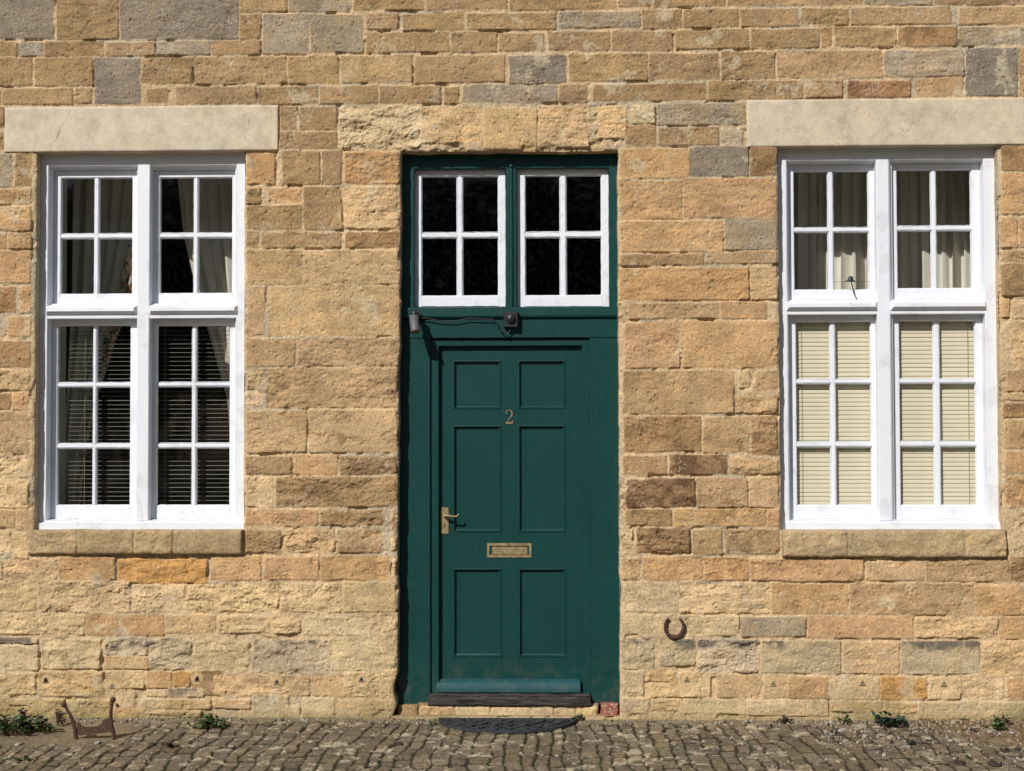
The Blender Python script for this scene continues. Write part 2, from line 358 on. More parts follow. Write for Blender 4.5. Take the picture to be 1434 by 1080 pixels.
# ------------------------------------------------------------------ masonry list, read off the photograph in tiles (scale 2.9875)
K = 2.9875
TILES = {'A': (0, 0), 'B': (480, 0), 'C': (954, 0), 'D': (0, 360), 'E': (480, 360), 'F': (954, 360), 'G': (0, 720), 'H': (480, 720), 'I': (954, 720)}
STONES = {
'A': """-20 -60 228 165 g1;235 -60 495 165 t1;500 -60 997 165 g1;1002 -60 1205 50 o1;1210 -60 1470 50 h1
1002 58 1092 165 t1;1098 58 1293 225 h1;1298 58 1520 220 h1
-20 175 68 235 t1;75 175 181 235 h1;186 173 435 235 t1;442 175 648 235 t1;652 173 880 230 h1;885 168 1088 230 t1
-20 240 135 360 t1;143 240 387 360 t1;393 240 587 437 g1;595 240 805 350 t1;812 236 1197 350 o1;1205 234 1415 350 o1;1425 230 1724 345 o1
-20 380 2 440 t1;8 370 305 438 o1;312 368 383 435 o1;612 368 702 432 m1;735 362 1072 435 o1;1080 362 1330 435 t1;1338 360 1579 434 t1
-20 450 15 540 t1;-20 555 15 630 t1;1170 442 1243 545 m1;1250 446 1410 545 t1;1170 552 1412 622 t1
-20 645 50 720 h1;62 642 133 780 t1;-20 725 50 785 h1;-20 790 130 855 o1;-20 862 130 967 o1;-20 975 25 1040 o1;32 972 130 1040 o1
1030 640 1150 768 O1;1182 632 1338 772 t1;1345 628 1428 772 t1;1030 786 1092 856 t2;1118 785 1262 850 o2;1270 780 1428 962 t1;1033 858 1262 962 t1
1030 970 1083 1038 t2;1090 970 1424 1037 t1""",
'B': """42 -40 338 42 t1;345 -40 685 40 t1;692 -40 1145 42 t1;1150 -20 1290 28 t1;1300 -40 1600 28 t1
98 55 230 122 t1;238 55 505 125 t1;520 55 892 125 t1;902 48 1246 116 h1;1252 40 1418 120 t1
98 135 447 218 t1;455 135 645 220 m1;652 138 842 215 m1;862 132 1118 212 t1;1126 130 1380 212 t1
300 232 678 346 t1;695 232 935 350 g1;950 225 1275 338 t1;1285 222 1576 334 t1
5 360 145 432 t1;153 357 410 432 t1;424 362 486 432 t1;502 355 898 430 h1;904 354 1022 430 t1;1045 350 1524 422 t1
-20 440 325 622 P3;322 446 578 600 y2;590 450 812 625 y1;818 440 1030 620 y2;1010 442 1095 520 P3;1066 440 1192 580 y2;1205 438 1310 520 P2;1185 524 1310 614 t1
1316 432 1686 522 h1;1322 532 1574 610 t1
6 634 236 770 O2;0 779 232 960 y2;10 970 232 1038 b1
1162 620 1450 745 o1;1160 754 1420 918 o1;1162 925 1591 1055 o1;1162 1064 1511 1110 t1""",
'C': """195 -40 760 24 o1;765 -40 1050 22 h1;1055 -40 1460 20 t1
10 38 240 115 t1;248 36 491 112 t1;500 35 700 106 t1;708 30 1130 102 o1;1162 28 1460 100 o1
-26 125 284 205 t1;293 120 578 203 t1;584 114 632 196 b1;638 112 900 196 t1;906 110 1154 195 b1;1160 112 1460 190 h1
168 215 392 332 t1;402 212 845 326 o1;852 210 1183 320 h1;1190 200 1408 402 G1;1413 200 1460 400 o1
115 338 510 418 t1;518 330 678 410 o1;697 337 962 410 B1;986 328 1182 402 o1
36 612 283 738 g1;290 612 402 735 b1;8 744 402 912 o1;182 912 402 1045 h1
1340 600 1460 715 b1;1340 722 1460 897 o1;1340 906 1408 1036 o1;1414 905 1460 1036 o1""",
'D': """-20 -25 128 112 o1;-20 125 65 232 b1;85 125 128 235 o1;32 247 128 333 o1;-20 350 128 462 b1;-20 472 125 560 y2;-20 572 45 640 b1;52 567 120 640 o1
-20 648 120 825 t1;-20 837 75 925 p2;82 852 120 925 p1;-20 932 118 1050 p1
1033 122 1108 326 t1;1130 120 1672 330 y1;1030 -30 1265 115 t1;1271 -30 1667 115 y1
1030 340 1235 458 t1;1243 338 1668 458 t2;1030 470 1098 555 p2;1030 562 1098 620 p2;1114 462 1664 630 t2
1030 642 1283 820 t1;1290 637 1662 820 y1;1027 835 1220 910 m1;1230 828 1412 912 o1;1421 835 1662 910 m2
1027 920 1140 1045 p1;1152 920 1660 1046 m2""",
'E': """1160 45 1701 181 O1;1195 192 1574 258 t1;1180 272 1411 465 o1;1176 476 1639 657 t1;1176 666 1500 815 b1
1172 829 1354 911 b1;1365 829 1610 910 d1;1184 926 1475 1045 d1""",
'F': """100 -25 402 28 t1;290 38 404 178 y1;163 186 358 258 o1;3 268 405 462 o1;240 474 286 550 p1;310 478 405 560 t1;228 582 405 657 t2
93 669 287 820 t1;293 667 405 830 b2;206 842 407 910 t2;66 924 278 1048 t1;284 920 408 1050 y1
1340 -30 1460 18 t1;1340 26 1460 165 m1;1342 172 1376 252 o1;1386 180 1460 258 p1;1386 266 1460 455 y1;1362 470 1460 562 t1;1360 571 1460 600 t1;1347 611 1460 674 b1;1352 682 1460 800 t1;1356 811 1460 908 o1;1357 918 1460 1043 o2""",
'G': """-20 -15 62 56 t1;68 -22 118 68 y1;-20 72 38 165 p1;55 78 118 188 p1
1026 -20 1330 52 o1;1340 -15 1598 50 m2;1026 66 1178 165 m2;1188 63 1402 162 Y3;1412 66 1598 165 t2
1636 -18 1652 60 y1;1634 70 1658 155 p2;1639 180 1658 275 p2
-20 192 8 270 p1;16 187 240 275 y2;248 180 482 276 o1;488 186 868 290 W2;882 178 1092 280 o1;1106 178 1335 276 o1;1341 175 1628 278 o1
-20 280 152 409 p2;160 280 548 412 p3;552 292 775 412 p2;785 296 1165 410 p3;1173 286 1428 412 p2;1437 285 1655 410 p1
-20 420 355 506 p2;361 420 687 508 o1;693 422 900 500 y1;910 422 1130 500 p2;1136 430 1258 500 p3;1266 430 1542 508 q1;1556 420 1656 500 p3
-20 548 160 653 q1;-20 518 160 544 s2;170 520 424 650 q2;436 522 618 592 s3;436 594 622 650 y1;626 525 802 655 s3;811 532 1045 658 q2;1056 526 1370 658 s2;1380 520 1654 655 q1
-20 665 150 756 p2;160 656 434 765 y2;440 656 604 730 p1;610 660 716 730 o1;722 660 795 724 W1;800 656 930 760 m1;892 672 1295 764 y2;1305 672 1540 765 y1;1434 660 1654 762 p2
610 736 698 766 p1;704 730 852 768 s1
-20 771 152 802 p1;156 772 270 836 p2;276 776 460 840 y2;600 776 884 816 y1;891 772 1050 816 y1;1056 760 1190 856 s1;1196 802 1255 852 q1;1262 770 1400 856 q1;1412 776 1654 820 y1
-20 806 590 860 o2;600 820 850 860 p3""",
'H': """1182 -22 1378 48 m1;1385 -22 1770 52 o1;1167 64 1214 165 p2;1230 60 1456 165 d3
1168 182 1242 276 y1;1256 180 1508 278 o1;1167 286 1404 412 q1;1406 290 1790 418 p2
1169 422 1298 505 q1;1316 425 1660 508 q1;1167 522 1305 652 s2;1326 522 1476 640 s2
1172 658 1260 762 q1;1276 656 1390 706 y2;1282 712 1500 770 y2;1406 660 1540 764 p1;1167 769 1284 836 q1;1293 772 1416 825 y2""",
'I': """360 -20 412 52 o1;49 65 172 170 t1;186 68 412 168 m1;98 180 280 278 O1;290 186 765 282 o1;772 196 1018 280 y1;1026 190 1372 282 t1;1378 180 1460 285 m2
378 290 700 418 o1;706 290 1225 422 t1;1231 296 1480 425 o1
250 430 522 514 h1;529 428 972 522 o1;977 432 1328 520 y2;1334 430 1480 526 o1
66 526 327 662 s3;334 530 669 668 s1;676 536 915 670 y1;921 532 1250 670 s1;1256 530 1480 678 y2
150 672 332 770 y1;346 673 440 770 y1;446 681 612 772 o1;624 681 828 776 p1;833 679 1028 778 W1;1036 686 1172 775 p1;1177 686 1352 775 p2;1361 686 1480 782 o1
-10 776 268 838 q1;274 779 617 844 q1;625 783 844 830 y1;851 786 985 834 y1;992 784 1480 858 q1""",
}
# code -> sRGB look in sunlight
CODES = {'t': (166, 134, 94), 'T': (190, 155, 112), 'k': (180, 146, 103), 'o': (201, 160, 112), 'O': (203, 156, 104), 'b': (166, 128, 88), 'B': (170, 124, 84), 'd': (146, 112, 80), 'm': (164, 132, 93),
         'g': (144, 128, 106), 'G': (138, 124, 104), 'h': (172, 150, 118), 'p': (215, 183, 136), 'P': (208, 184, 140), 'y': (209, 173, 125), 'Y': (214, 176, 124),
         'W': (194, 144, 84), 'q': (204, 180, 138), 's': (196, 174, 136)}
ALB = .90 * np.array([.95, 1.0, 1.09])
def soft(k, v):                                            # the weathered blocks differ less than their names suggest
    mean = np.array((200, 168, 124)) if k in 'pPyYWqs' else np.array((184, 150, 107)); a = .85 if k in 'gGhWto' else .70
    return mean + (np.array(v) - mean) * a
CL = {k: lin(soft(k, v)) * ALB for k, v in CODES.items()}
MORT = lin((208, 178, 136)) * ALB
GMORT = lin((186, 170, 140)) * ALB
# rows of (x0, x1, z0, z1, code, rough)
stones = []
XL, XR, YT = -66, 1506, -56
for tk, txt in STONES.items():
    ox, oy = TILES[tk]
    for ent in txt.replace('\n', ';').split(';'):
        a = ent.split(); x0, y0, x1, y1 = [float(v) / K for v in a[:4]]
        x0 += ox; x1 += ox; y0 += oy; y1 += oy
        if x0 < -5: x0 = XL
        if x1 > 1440: x1 = XR
        if y0 < -12: y0 = YT
        X0, X1, Z0, Z1 = wr(x0, y0, x1, y1)
        if y0 == YT: Z1 = at(700, YT).z
        if x0 == XL: X0 = at(XL, 540).x
        if x1 == XR: X1 = at(XR, 540).x
        stones.append((X0, X1, Z0, Z1, 'T' if a[4][0] == 't' and tk in 'DEFGHI' else 'k' if a[4][0] == 'o' and tk in 'ABC' and y1 < 150 else a[4][0], int(a[4][1])))
# the wall beyond the picture's frame, coursed at random
UX0, UX1 = at(-330, 540).x, at(1790, 540).x
ZB, ZT = -.12, at(700, -260).z
def fill(xa, xb, za, zb):
    z = za
    while z < zb - .03:
        h = min(rnd.uniform(.075, .14), zb - z); x = xa
        while x < xb - .03:
            wd = min(rnd.uniform(.16, .5), xb - x)
            if xb - x - wd < .08: wd = xb - x
            stones.append((x + .003, x + wd - .003, z + .003, z + h - .004, rnd.choice('totoobmyh' if z > .7 else 'pyqops'), rnd.choice((1, 1, 2))))
            x += wd
        z += h
xl, xr, zt = at(XL, 540).x, at(XR, 540).x, at(700, YT).z
fill(UX0, xl - .004, 0, ZT); fill(xr + .004, UX1, 0, ZT); fill(xl, xr, zt + .004, ZT)

# openings in the wall (photo pixels)
WIN_L = wr(49, 209, 341, 743); WIN_R = wr(1092, 202.5, 1401, 743); DOOR = wr(560, 211, 867, 1001)
DOOR = (DOOR[0], DOOR[1], 0.012, DOOR[3])
VENTS = ((64, 952, 1), (157, 960, 0), (276, 950, 1), (387.5, 954.5, 2), (506, 951, 2), (962, 951, 0), (1083, 957, 0), (1208, 956, 0), (1322, 957.5, 0))
HOLES = [WIN_L, WIN_R, DOOR]

def axis(lo, hi, flo, fhi, fine, coarse, snaps):
    a = list(np.arange(lo, flo, coarse)) + list(np.arange(flo, fhi, fine)) + list(np.arange(fhi, hi + coarse, coarse))
    a = np.array(a)
    for s_ in snaps:
        i = int(np.argmin(abs(a - s_))); a[i] = s_
    return a

def grid_object(name, U, V, P, C, mat, holes=(), skirts=(), parent=None, flip=False):
    """P: (nu, nv, 3) vertex positions, C: (nu, nv, 3) colours; holes: index rects; skirts: list of y levels"""
    nu, nv = len(U), len(V)
    idx = np.arange(nu * nv).reshape(nu, nv)
    quad = np.ones((nu - 1, nv - 1), bool)
    for (i0, i1, j0, j1) in holes: quad[i0:i1, j0:j1] = False
    a = idx[:-1, :-1][quad]; b = idx[1:, :-1][quad]; c = idx[1:, 1:][quad]; d = idx[:-1, 1:][quad]
    Q = np.stack([a, b, c, d], 1)
    V3 = P.reshape(-1, 3); C3 = C.reshape(-1, 3)
    ex = []; exc = []; eq = []; n = len(V3)
    loops = [(h, True) for h in holes]
    if skirts and not holes: loops = [((0, nu - 1, 0, nv - 1), False)]
    for (i0, i1, j0, j1), inner in loops:
        per = [idx[i, j0] for i in range(i0, i1)] + [idx[i1, j] for j in range(j0, j1)] + [idx[i, j1] for i in range(i1, i0, -1)] + [idx[i0, j] for j in range(j1, j0, -1)]
        per = np.array(per); m = len(per); prev = per
        for L in skirts:
            nv3 = V3[per].copy(); nv3[:, 1] = L; ex.append(nv3); exc.append(C3[per] * 1.0)
            cur = np.arange(n, n + m); n += m
            q = np.stack([prev, np.roll(prev, -1), np.roll(cur, -1), cur], 1)
            eq.append(q if inner else q[:, ::-1]); prev = cur
    if ex:
        V3 = np.concatenate([V3] + ex); C3 = np.concatenate([C3] + exc); Q = np.concatenate([Q] + eq)
    if flip: Q = Q[:, ::-1]
    used = np.zeros(len(V3), bool); used[Q.ravel()] = True
    remap = np.cumsum(used) - 1; V3 = V3[used]; C3 = C3[used]; Q = remap[Q]
    me = bpy.data.meshes.new(name)
    me.vertices.add(len(V3)); me.vertices.foreach_set('co', V3.astype(np.float32).ravel())
    me.loops.add(Q.size); me.loops.foreach_set('vertex_index', Q.astype(np.int32).ravel())
    me.polygons.add(len(Q)); me.polygons.foreach_set('loop_start', np.arange(0, Q.size, 4, dtype=np.int32))
    me.polygons.foreach_set('use_smooth', np.ones(len(Q), bool))
    ca = me.color_attributes.new('col', 'FLOAT_COLOR', 'POINT')
    ca.data.foreach_set('color', np.concatenate([C3, np.ones((len(C3), 1))], 1).astype(np.float32).ravel())
    me.update(calc_edges=True); me.validate()
    return link(name, me, mat, parent)

house = empty('stone_house')
tag(house, 'honey coloured ironstone house front with green door and two white windows', 'house')

# relief and colour of coursed stones on arrays X, Z
def masonry(X, Z, H, C, lst):
    wx = fbm(X, Z, 14, 3, 1) * .0035 + fbm(X, Z, 60, 2, 4) * .0016
    wz = fbm(X, Z, 12, 3, 2) * .0045 + fbm(X, Z, 55, 2, 5) * .0016
    Xw, Zw = X + wx, Z + wz
    mid = fbm(X, Z, 22, 4, 3); low = fbm(X, Z, 5, 3, 6); fine = fbm(X, Z, 70, 2, 2)
    terr = fbm(X + low * .05, Z * 1.9, 8, 4, 5, .58)
    tt = terr * 7; terr_s = (np.floor(tt) + sst(.35, .65, tt - np.floor(tt))) / 7
    crack = 1 - sst(0, .035, abs(fbm(X * .8, Z * 1.6, 7, 4, 7, .6)))
    bed = fbm(X * .35, Z * 3.0, 12, 4, 1); stain = fbm(X, Z, 9, 5, 0, .6)
    for (x0, x1, z0, z1, code, rg) in lst:
        i0, i1 = np.searchsorted(X[:, 0], [x0 - .02, x1 + .02]); j0, j1 = np.searchsorted(Z[0], [z0 - .02, z1 + .02])
        if i1 <= i0 or j1 <= j0: continue
        s_ = np.s_[i0:i1, j0:j1]
        x, z = Xw[s_], Zw[s_]
        hx, hz = (x1 - x0) / 2 + .0015, (z1 - z0) / 2 + .0015
        sl = rnd.uniform(-.018, .018); smear = rnd.choice((0, .6, 1.2))
        cr = rnd.uniform(.004, .014) if rg < 3 else .02
        px_, pz_ = x - (x0 + x1) / 2, z - (z0 + z1) / 2
        px_ = px_ + pz_ * rnd.uniform(-.04, .04); pz_ = pz_ + px_ * sl * min(1, .15 / hx)
        qx = abs(px_) - hx + cr; qz = abs(pz_) - hz + cr
        sdv = -(np.minimum(np.maximum(qx, qz), 0) + np.hypot(np.maximum(qx, 0), np.maximum(qz, 0)) - cr)
        if rg >= 2: sdv = sdv + mid[s_] * .005 * (rg - 1)
        ew = rnd.uniform(.003, .007) if rg == 1 else .010
        prof = sst(-.0012, ew, sdv); inside = sst(-.001, .002, sdv - np.maximum(low[s_] * .012 + mid[s_] * .008, 0) * smear)
        off = rnd.uniform(-.003, .003); tiltx = rnd.uniform(-.003, .003) / hx; tiltz = rnd.uniform(-.002, .003) / hz
        face = off + px_ * tiltx + pz_ * tiltz + low[s_] * .0018 + mid[s_] * (.0013 if rg < 2 else .0030) + fine[s_] * .0013
        amp = (0, .0035, .015, .026)[rg]
        if rg == 1 and rnd.random() < .4: amp = .008
        if amp: face = face + (terr_s[s_] * amp * 1.2) - crack[s_] * amp * .38
        # a knocked-off corner now and then
        if rnd.random() < .35:
            kx, kz = rnd.choice((-1, 1)) * hx, rnd.choice((-1, -1, 1)) * hz; kr = rnd.uniform(.02, .045)
            dd = np.hypot(px_ - kx, pz_ - kz) + mid[s_] * .012
            face = face - (1 - sst(0, kr, dd)) * .010
        H[s_] = H[s_] * (1 - prof) + np.maximum(face, H[s_] - .004) * prof
        base = CL[code] * rnd.uniform(.94, 1.06) * np.array([rnd.uniform(.99, 1.01), 1, rnd.uniform(.95, 1.05)])
        v = 1 + .20 * low[s_] + .16 * bed[s_] + .12 * mid[s_]
        cc = base[None, None, :] * v[..., None]
        # brown weathered patches, strongest on the brown stones
        k = {'d': .6, 'm': .35, 'b': .35, 'B': .4, 't': .10, 'o': .08}.get(code, .03)
        pt = sst(.10, .42, stain[s_] + (k - .3) * .6)[..., None] * min(1, k * 2.0)
        cc = cc * (1 - pt) + cc * np.array([.58, .54, .52]) * pt
        if code in 'oOyW':
            pt = sst(.12, .5, bed[s_] + .1)[..., None] * .25; cc = cc * (1 - pt) + cc * np.array([1.02, .92, .76]) * pt
        if code in 'gGhs':                                 # grey crust, broken near the edges
            pt = sst(-.35, .05, stain[s_] + (.12 if code in 'gG' else -.10))[..., None] * (.55 if code != 's' else .25)
            cc = cc * (1 - pt) + (cc.mean(-1, keepdims=True) * np.array([1.14, .98, .76])) * pt
        if code == 's':                                    # dark crust along the top of the plinth course
            top = sst(.0, .05, pz_ - hz + .060 + stain[s_] * .07)[..., None] * sst(-.12, .15, low[s_] + mid[s_] * .5 + .05)[..., None] * .8
            cc = cc * (1 - top) + lin((92, 84, 76)) * ALB * top
        C[s_] = C[s_] * (1 - inside[..., None]) + cc * inside[..., None]
    return low, mid, fine, stain

# ------------------------------------------------------------------ the wall
vx = [h for W_ in HOLES for h in W_[:2]]; vz = [h for W_ in HOLES for h in W_[2:]]
U = axis(UX0, UX1, at(-30, 540).x, at(1464, 540).x, .0045, .012, vx)
V = axis(ZB, ZT, -.03, at(700, -20).z, .0045, .012, vz)
X, Z = np.meshgrid(U, V, indexing='ij')
# ragged arrises: warp the grid next to the openings
DX = np.zeros_like(X); DZ = np.zeros_like(X)
for k, (x0, x1, z0, z1) in enumerate(HOLES):
    am = .004 if k < 2 else .008
    inz = sst(z0 - .05, z0, Z) * (1 - sst(z1, z1 + .05, Z)); inx = sst(x0 - .05, x0, X) * (1 - sst(x1, x1 + .05, X))
    for e, sg in ((x0, -1), (x1, 1)):
        DX += np.exp(-((X - e) / .035) ** 2) * inz * (fbm(X * 0 + k + sg * .3, Z, 9, 5, 3, .6) * am + sg * .001)
    DZ += np.exp(-((Z - z1) / .035) ** 2) * inx * fbm(X, Z * 0 + 3, 8, 5, 6, .6) * (.001 if k < 2 else .010)
# the door opening leans out at its foot on the left, where the stones have been cut away
x0, x1, z0, z1 = DOOR
DX += np.exp(-((X - x0) / .05) ** 2) * (-.012 - .030 * (1 - sst(.0, .10, Z)) - .024 * (1 - sst(.16, .27, Z)) * sst(.05, .16, Z) + .016 * sst(1.2, 3.0, Z)) * (Z < z1 + .05)
X2, Z2 = X + DX, Z + DZ
H = -.0050 + fbm(X, Z, 40, 3, 2) * .0034 + fbm(X, Z, 110, 2, 3) * .0012 + fbm(X, Z, 4, 2, 5) * .004
C = MORT[None, None] * (1 + .16 * fbm(X, Z, 30, 4, 3) + .10 * fbm(X, Z, 3, 3, 1))[..., None]
H -= .013 * sst(.20, .34, fbm(X, Z, 7.5, 3, 7))
gm = sst(.15, .35, fbm(X, Z, 2.3, 3, 4))[..., None]; C = C * (1 - gm * .7) + GMORT * gm * .7
low, mid, fine, stain = masonry(X2, Z2, H, C, stones)
# scars where the face has come away, small pits, soot
band_ = .55 + .45 * sst(.45, .9, Z) * (1 - sst(1.9, 2.3, Z))
scar = sst(.27, .36, fbm(X, Z * 1.5, 5.5, 5, 4, .62) * band_ + .05 * (band_ - .6))
H -= scar * (.004 + .004 * abs(fbm(X, Z, 45, 3, 1)))
sc3 = (scar * sst(-.2, .3, fbm(X, Z, 30, 3, 6)))[..., None] * .55; C = C * (1 - sc3) + C * np.array([.60, .53, .50]) * sc3
pit = sst(.50, .60, fbm(X, Z, 55, 2, 5)); H -= pit * .005
lime = (sst(.30, .42, fbm(X, Z, 7, 5, 2, .62)) * sst(-.1, .2, fbm(X, Z, 1.1, 2, 5)))[..., None] * .5; C = C * (1 - lime) + lin((214, 196, 160)) * ALB * lime
for (vx_, vy_, br) in VENTS:
    c_ = at(vx_, vy_); k_ = sst(.050, .028, np.hypot(X - c_.x, Z - c_.z)); H = H * (1 - k_) - .0018 * k_; C = C * (1 - .7 * k_[..., None]) + lin((216, 178, 124)) * ALB * .7 * k_[..., None]
# arris wear near the openings
for (x0, x1, z0, z1) in HOLES:
    d = np.maximum(np.maximum(x0 - X, X - x1), np.maximum(z0 - Z, Z - z1)); d = np.where(d < 0, 1, d)
    H -= .009 * np.exp(-(d / .010)) * (Z > -.0)
# worn ledge and lime over the door, broken foot of the wall
dx0, dx1, _, dz1 = DOOR
brk = sst(.0, .07, .075 - (Z - dz1)) * (Z > dz1 - .01) * (X > dx0 - .02) * (X < dx1 + .02) * sst(-.02, .2, fbm(X, Z, 6, 4, 2))
H -= brk * (.010 + .026 * abs(fbm(X, Z * 2, 18, 3, 6)))
foot = 1 - sst(.01, .10, Z)
H += foot * .006 * fbm(X, Z, 9, 4, 1)
C = C * (1 - (foot * .35)[..., None]) + (lin((176, 150, 106)) * ALB) * (foot * .35)[..., None]
gr = np.clip((1 - sst(.0, .22, Z)) * sst(-.15, .3, fbm(X, Z, 2.1, 3, 6)) * .55 + (1 - sst(.0, .05, Z)) * .35, 0, .8)
C = C * (1 - gr[..., None]) + lin((140, 128, 82)) * ALB * gr[..., None]
P = np.stack([X2, -H, Z2], -1)
hidx = []
for (x0, x1, z0, z1) in HOLES:
    hidx.append((int(np.argmin(abs(U - x0))), int(np.argmin(abs(U - x1))), int(np.argmin(abs(V - z0))), int(np.argmin(abs(V - z1)))))
grid_object('stone_wall', U, V, P, np.clip(C, .01, .95), M['stone'], hidx, (.02, .05, .16), house)

def slab(name, rect, lst, base, proud, back, res=.006, mat='stone', rough=.002, round_=.008, mort=None, wobz=.002):
    x0, x1, z0, z1 = rect
    u = np.linspace(x0, x1, max(4, int((x1 - x0) / res))); v = np.linspace(z0, z1, max(4, int((z1 - z0) / res)))
    X, Z = np.meshgrid(u, v, indexing='ij')
    H = np.full_like(X, proud - .010) + fbm(X, Z, 40, 3, 1) * .002
    C = np.broadcast_to((mort if mort is not None else base), X.shape + (3,)) * (1 + .1 * fbm(X, Z, 20, 3, 2))[..., None]
    if lst:
        H -= proud; masonry(X, Z, H, C, lst); H += proud
    else:
        H = np.full_like(X, proud) + fbm(X, Z, 3, 3, 2) * rough + fbm(X, Z, 25, 3, 5) * rough * .4
        pt = sst(-.2, .5, fbm(X, Z * 1.6, 2.2, 4, 3))[..., None] * .4
        C = C * (1 - pt) + C * np.array([1.05, .97, .84]) * pt
        sm = sst(.25, .6, fbm(X * 2.5, Z * .5, 6, 5, 6))[..., None] * .16; C = C * (1 - sm * .5)
        ck = (1 - sst(0, .010, abs(fbm(X * 1.3, Z * .6, 4, 3, 1, .5)))) * sst(.1, .3, fbm(X, Z, 3, 2, 7))
        H -= ck * .003; C = C * (1 - .35 * ck[..., None])
    d = np.minimum(np.minimum(X - x0, x1 - X), np.minimum(Z - z0, z1 - Z))
    H -= round_ * np.exp(-d / (round_ * .6))
    X2 = X + fbm(X, Z, 9, 3, 3) * wobz * sst(.03, 0, d); Z2 = Z + fbm(X, Z, 9, 3, 4) * wobz * sst(.03, 0, d)
    P = np.stack([X2, -H, Z2], -1)
    return grid_object(name, u, v, P, np.clip(C, .01, .95), M[mat], (), (back * .5, back), house)
LB = lin((213, 196, 167)) * ALB
a = wr(6.5, 149, 389.5, 211); slab('lintel', (a[0], a[1], WIN_L[2] * 0 + a[2] - .004, a[3]), None, LB, .004, .16, mat='lintel', wobz=.0015, round_=.004)
a = wr(1046.5, 138.5, 1436, 203.5); slab('lintel', (a[0], a[1], a[2] - .003, a[3]), None, LB * .97, .004, .16, mat='lintel', wobz=.0015, round_=.004)
def sill(x0, y0, x1, y1, joints, proud, codes):
    r = wr(x0, y0, x1, y1); xs = [r[0]] + [at(j, (y0 + y1) / 2).x for j in joints] + [r[1]]
    lst = [(xs[i] + .004, xs[i + 1] - .004, r[2], r[3] + .005, codes[i], 2 if i % 2 == 0 else 1) for i in range(len(xs) - 1)]
    return slab('stone_sill', r, lst, MORT, proud, .02, mort=lin((170, 150, 118)) * ALB, round_=.012, wobz=.005)
CL['u'] = lin((186, 158, 116)) * ALB; CL['v'] = lin((180, 154, 114)) * ALB
sill(40, 741.8, 340, 776, (111, 189, 245), .034, 'uvuv')
sill(1095, 741.8, 1409, 780.5, (1187, 1348), .034, 'uvu')
# stones and a broken brick under the threshold
r = wr(585, 987.5, 838, 1006, .03); r = (r[0], r[1], -.02, r[3])
js = [585, 637, 687, 744, 775, 806, 838]; lst = []
for i in range(6):
    lst.append((at(js[i], 995, .03).x + .003, at(js[i + 1], 995, .03).x - .003, -.03, r[3] - rnd.uniform(.004, .018), 'yqPPqp'[i], 2 if i in (0, 4, 5) else 1))
slab('step_stones', r, lst, MORT, -.058, .17, mort=lin((150, 120, 88)) * ALB, round_=.008, wobz=.004)
for a_, m_, nm in (((840, 986, 866, 1004), 'brick', 'brick'), ((556, 989, 585, 1004), 'brick', None)):
    if nm:
        r = wr(*a_, .04); slab('broken_brick', (r[0], r[1], -.02, r[3]), None, lin((150, 92, 72)) * ALB, -.045, .17, res=.0035, rough=.016, round_=.010, wobz=.012)
    else:
        r = wr(*a_, .04); slab('step_stones', (r[0], r[1], -.02, r[3]), None, lin((160, 130, 92)) * ALB, -.06, .17, rough=.02, round_=.01, wobz=.006)

# ------------------------------------------------------------------ windows
def prism_x(mb, x0, x1, prof, m0=0, m1=0):
    """profile of (y, z) swept along x; ends mitred by m0, m1 at the front"""
    ys = [p[0] for p in prof]; ymax = max(ys); ymin = min(ys); n = len(prof)
    vs = [(x0 + m0 * (ymax - p[0]), p[0], p[1]) for p in prof] + [(x1 - m1 * (ymax - p[0]), p[0], p[1]) for p in prof]
    fs = [list(range(n)), list(range(n, 2 * n))[::-1]] + [[i, (i + 1) % n, n + (i + 1) % n, n + i] for i in range(n)]
    mb.add(vs, fs)
YF, YS, YG = .075, .138, .157
def sash(parent, outer, xs, ys, putty=.006, wob=.0007, YS=YS, YG=YG):
    """outer: photo rect; xs, ys: pane edges (pairs)"""
    o = wr(*outer, YS); xm, ym = (outer[0] + outer[2]) / 2, (outer[1] + outer[3]) / 2
    X_ = [at(v, ym, YS).x for v in xs]; Z_ = [at(xm, v, YS).z for v in ys]      # Z_ descending
    mb = MB()
    mb.bar(o[0], X_[0], o[2], o[3], YS, YS + .035, .004, wob); mb.bar(X_[-1], o[1], o[2], o[3], YS, YS + .035, .004, wob)
    mb.bar(X_[0] - .001, X_[-1] + .001, Z_[0], o[3] - .0003, YS - .0006, YS + .034, .003, wob); mb.bar(X_[0] - .001, X_[-1] + .001, o[2] + .0003, Z_[-1], YS - .0012, YS + .034, .003, wob)
    for i in range(1, len(X_) - 1, 2): mb.bar(X_[i], X_[i + 1], Z_[-1] - .001, Z_[0] + .001, YS + .004, YS + .03, .007, wob)
    for j in range(1, len(Z_) - 1, 2):
        mb.bar(X_[0] - .001, X_[-1] + .001, Z_[j + 1], Z_[j], YS + .005, YS + .029, .007, wob)
    for i in range(0, len(X_), 2):                         # putty fillet round every pane, uneven paint line
        for j in range(0, len(Z_), 2):
            mb.ring(X_[i] - .0005, X_[i + 1] + .0005, Z_[j + 1] - .0005, Z_[j] + .0005, [(0, YS + .006), (.004, YG - .002), (.0052, YG + .003)], wob=.0009, nseg=10)
    mb.build('sash', M['white'], parent)
    g = MB(); e = .003
    g.add([(X_[0] - e, YG, Z_[-1] - e), (X_[-1] + e, YG, Z_[-1] - e), (X_[-1] + e, YG, Z_[0] + e), (X_[0] - e, YG, Z_[0] + e)], [[0, 1, 2, 3]])
    g.build('glass', M['glass'], parent, fix=False)
    return o
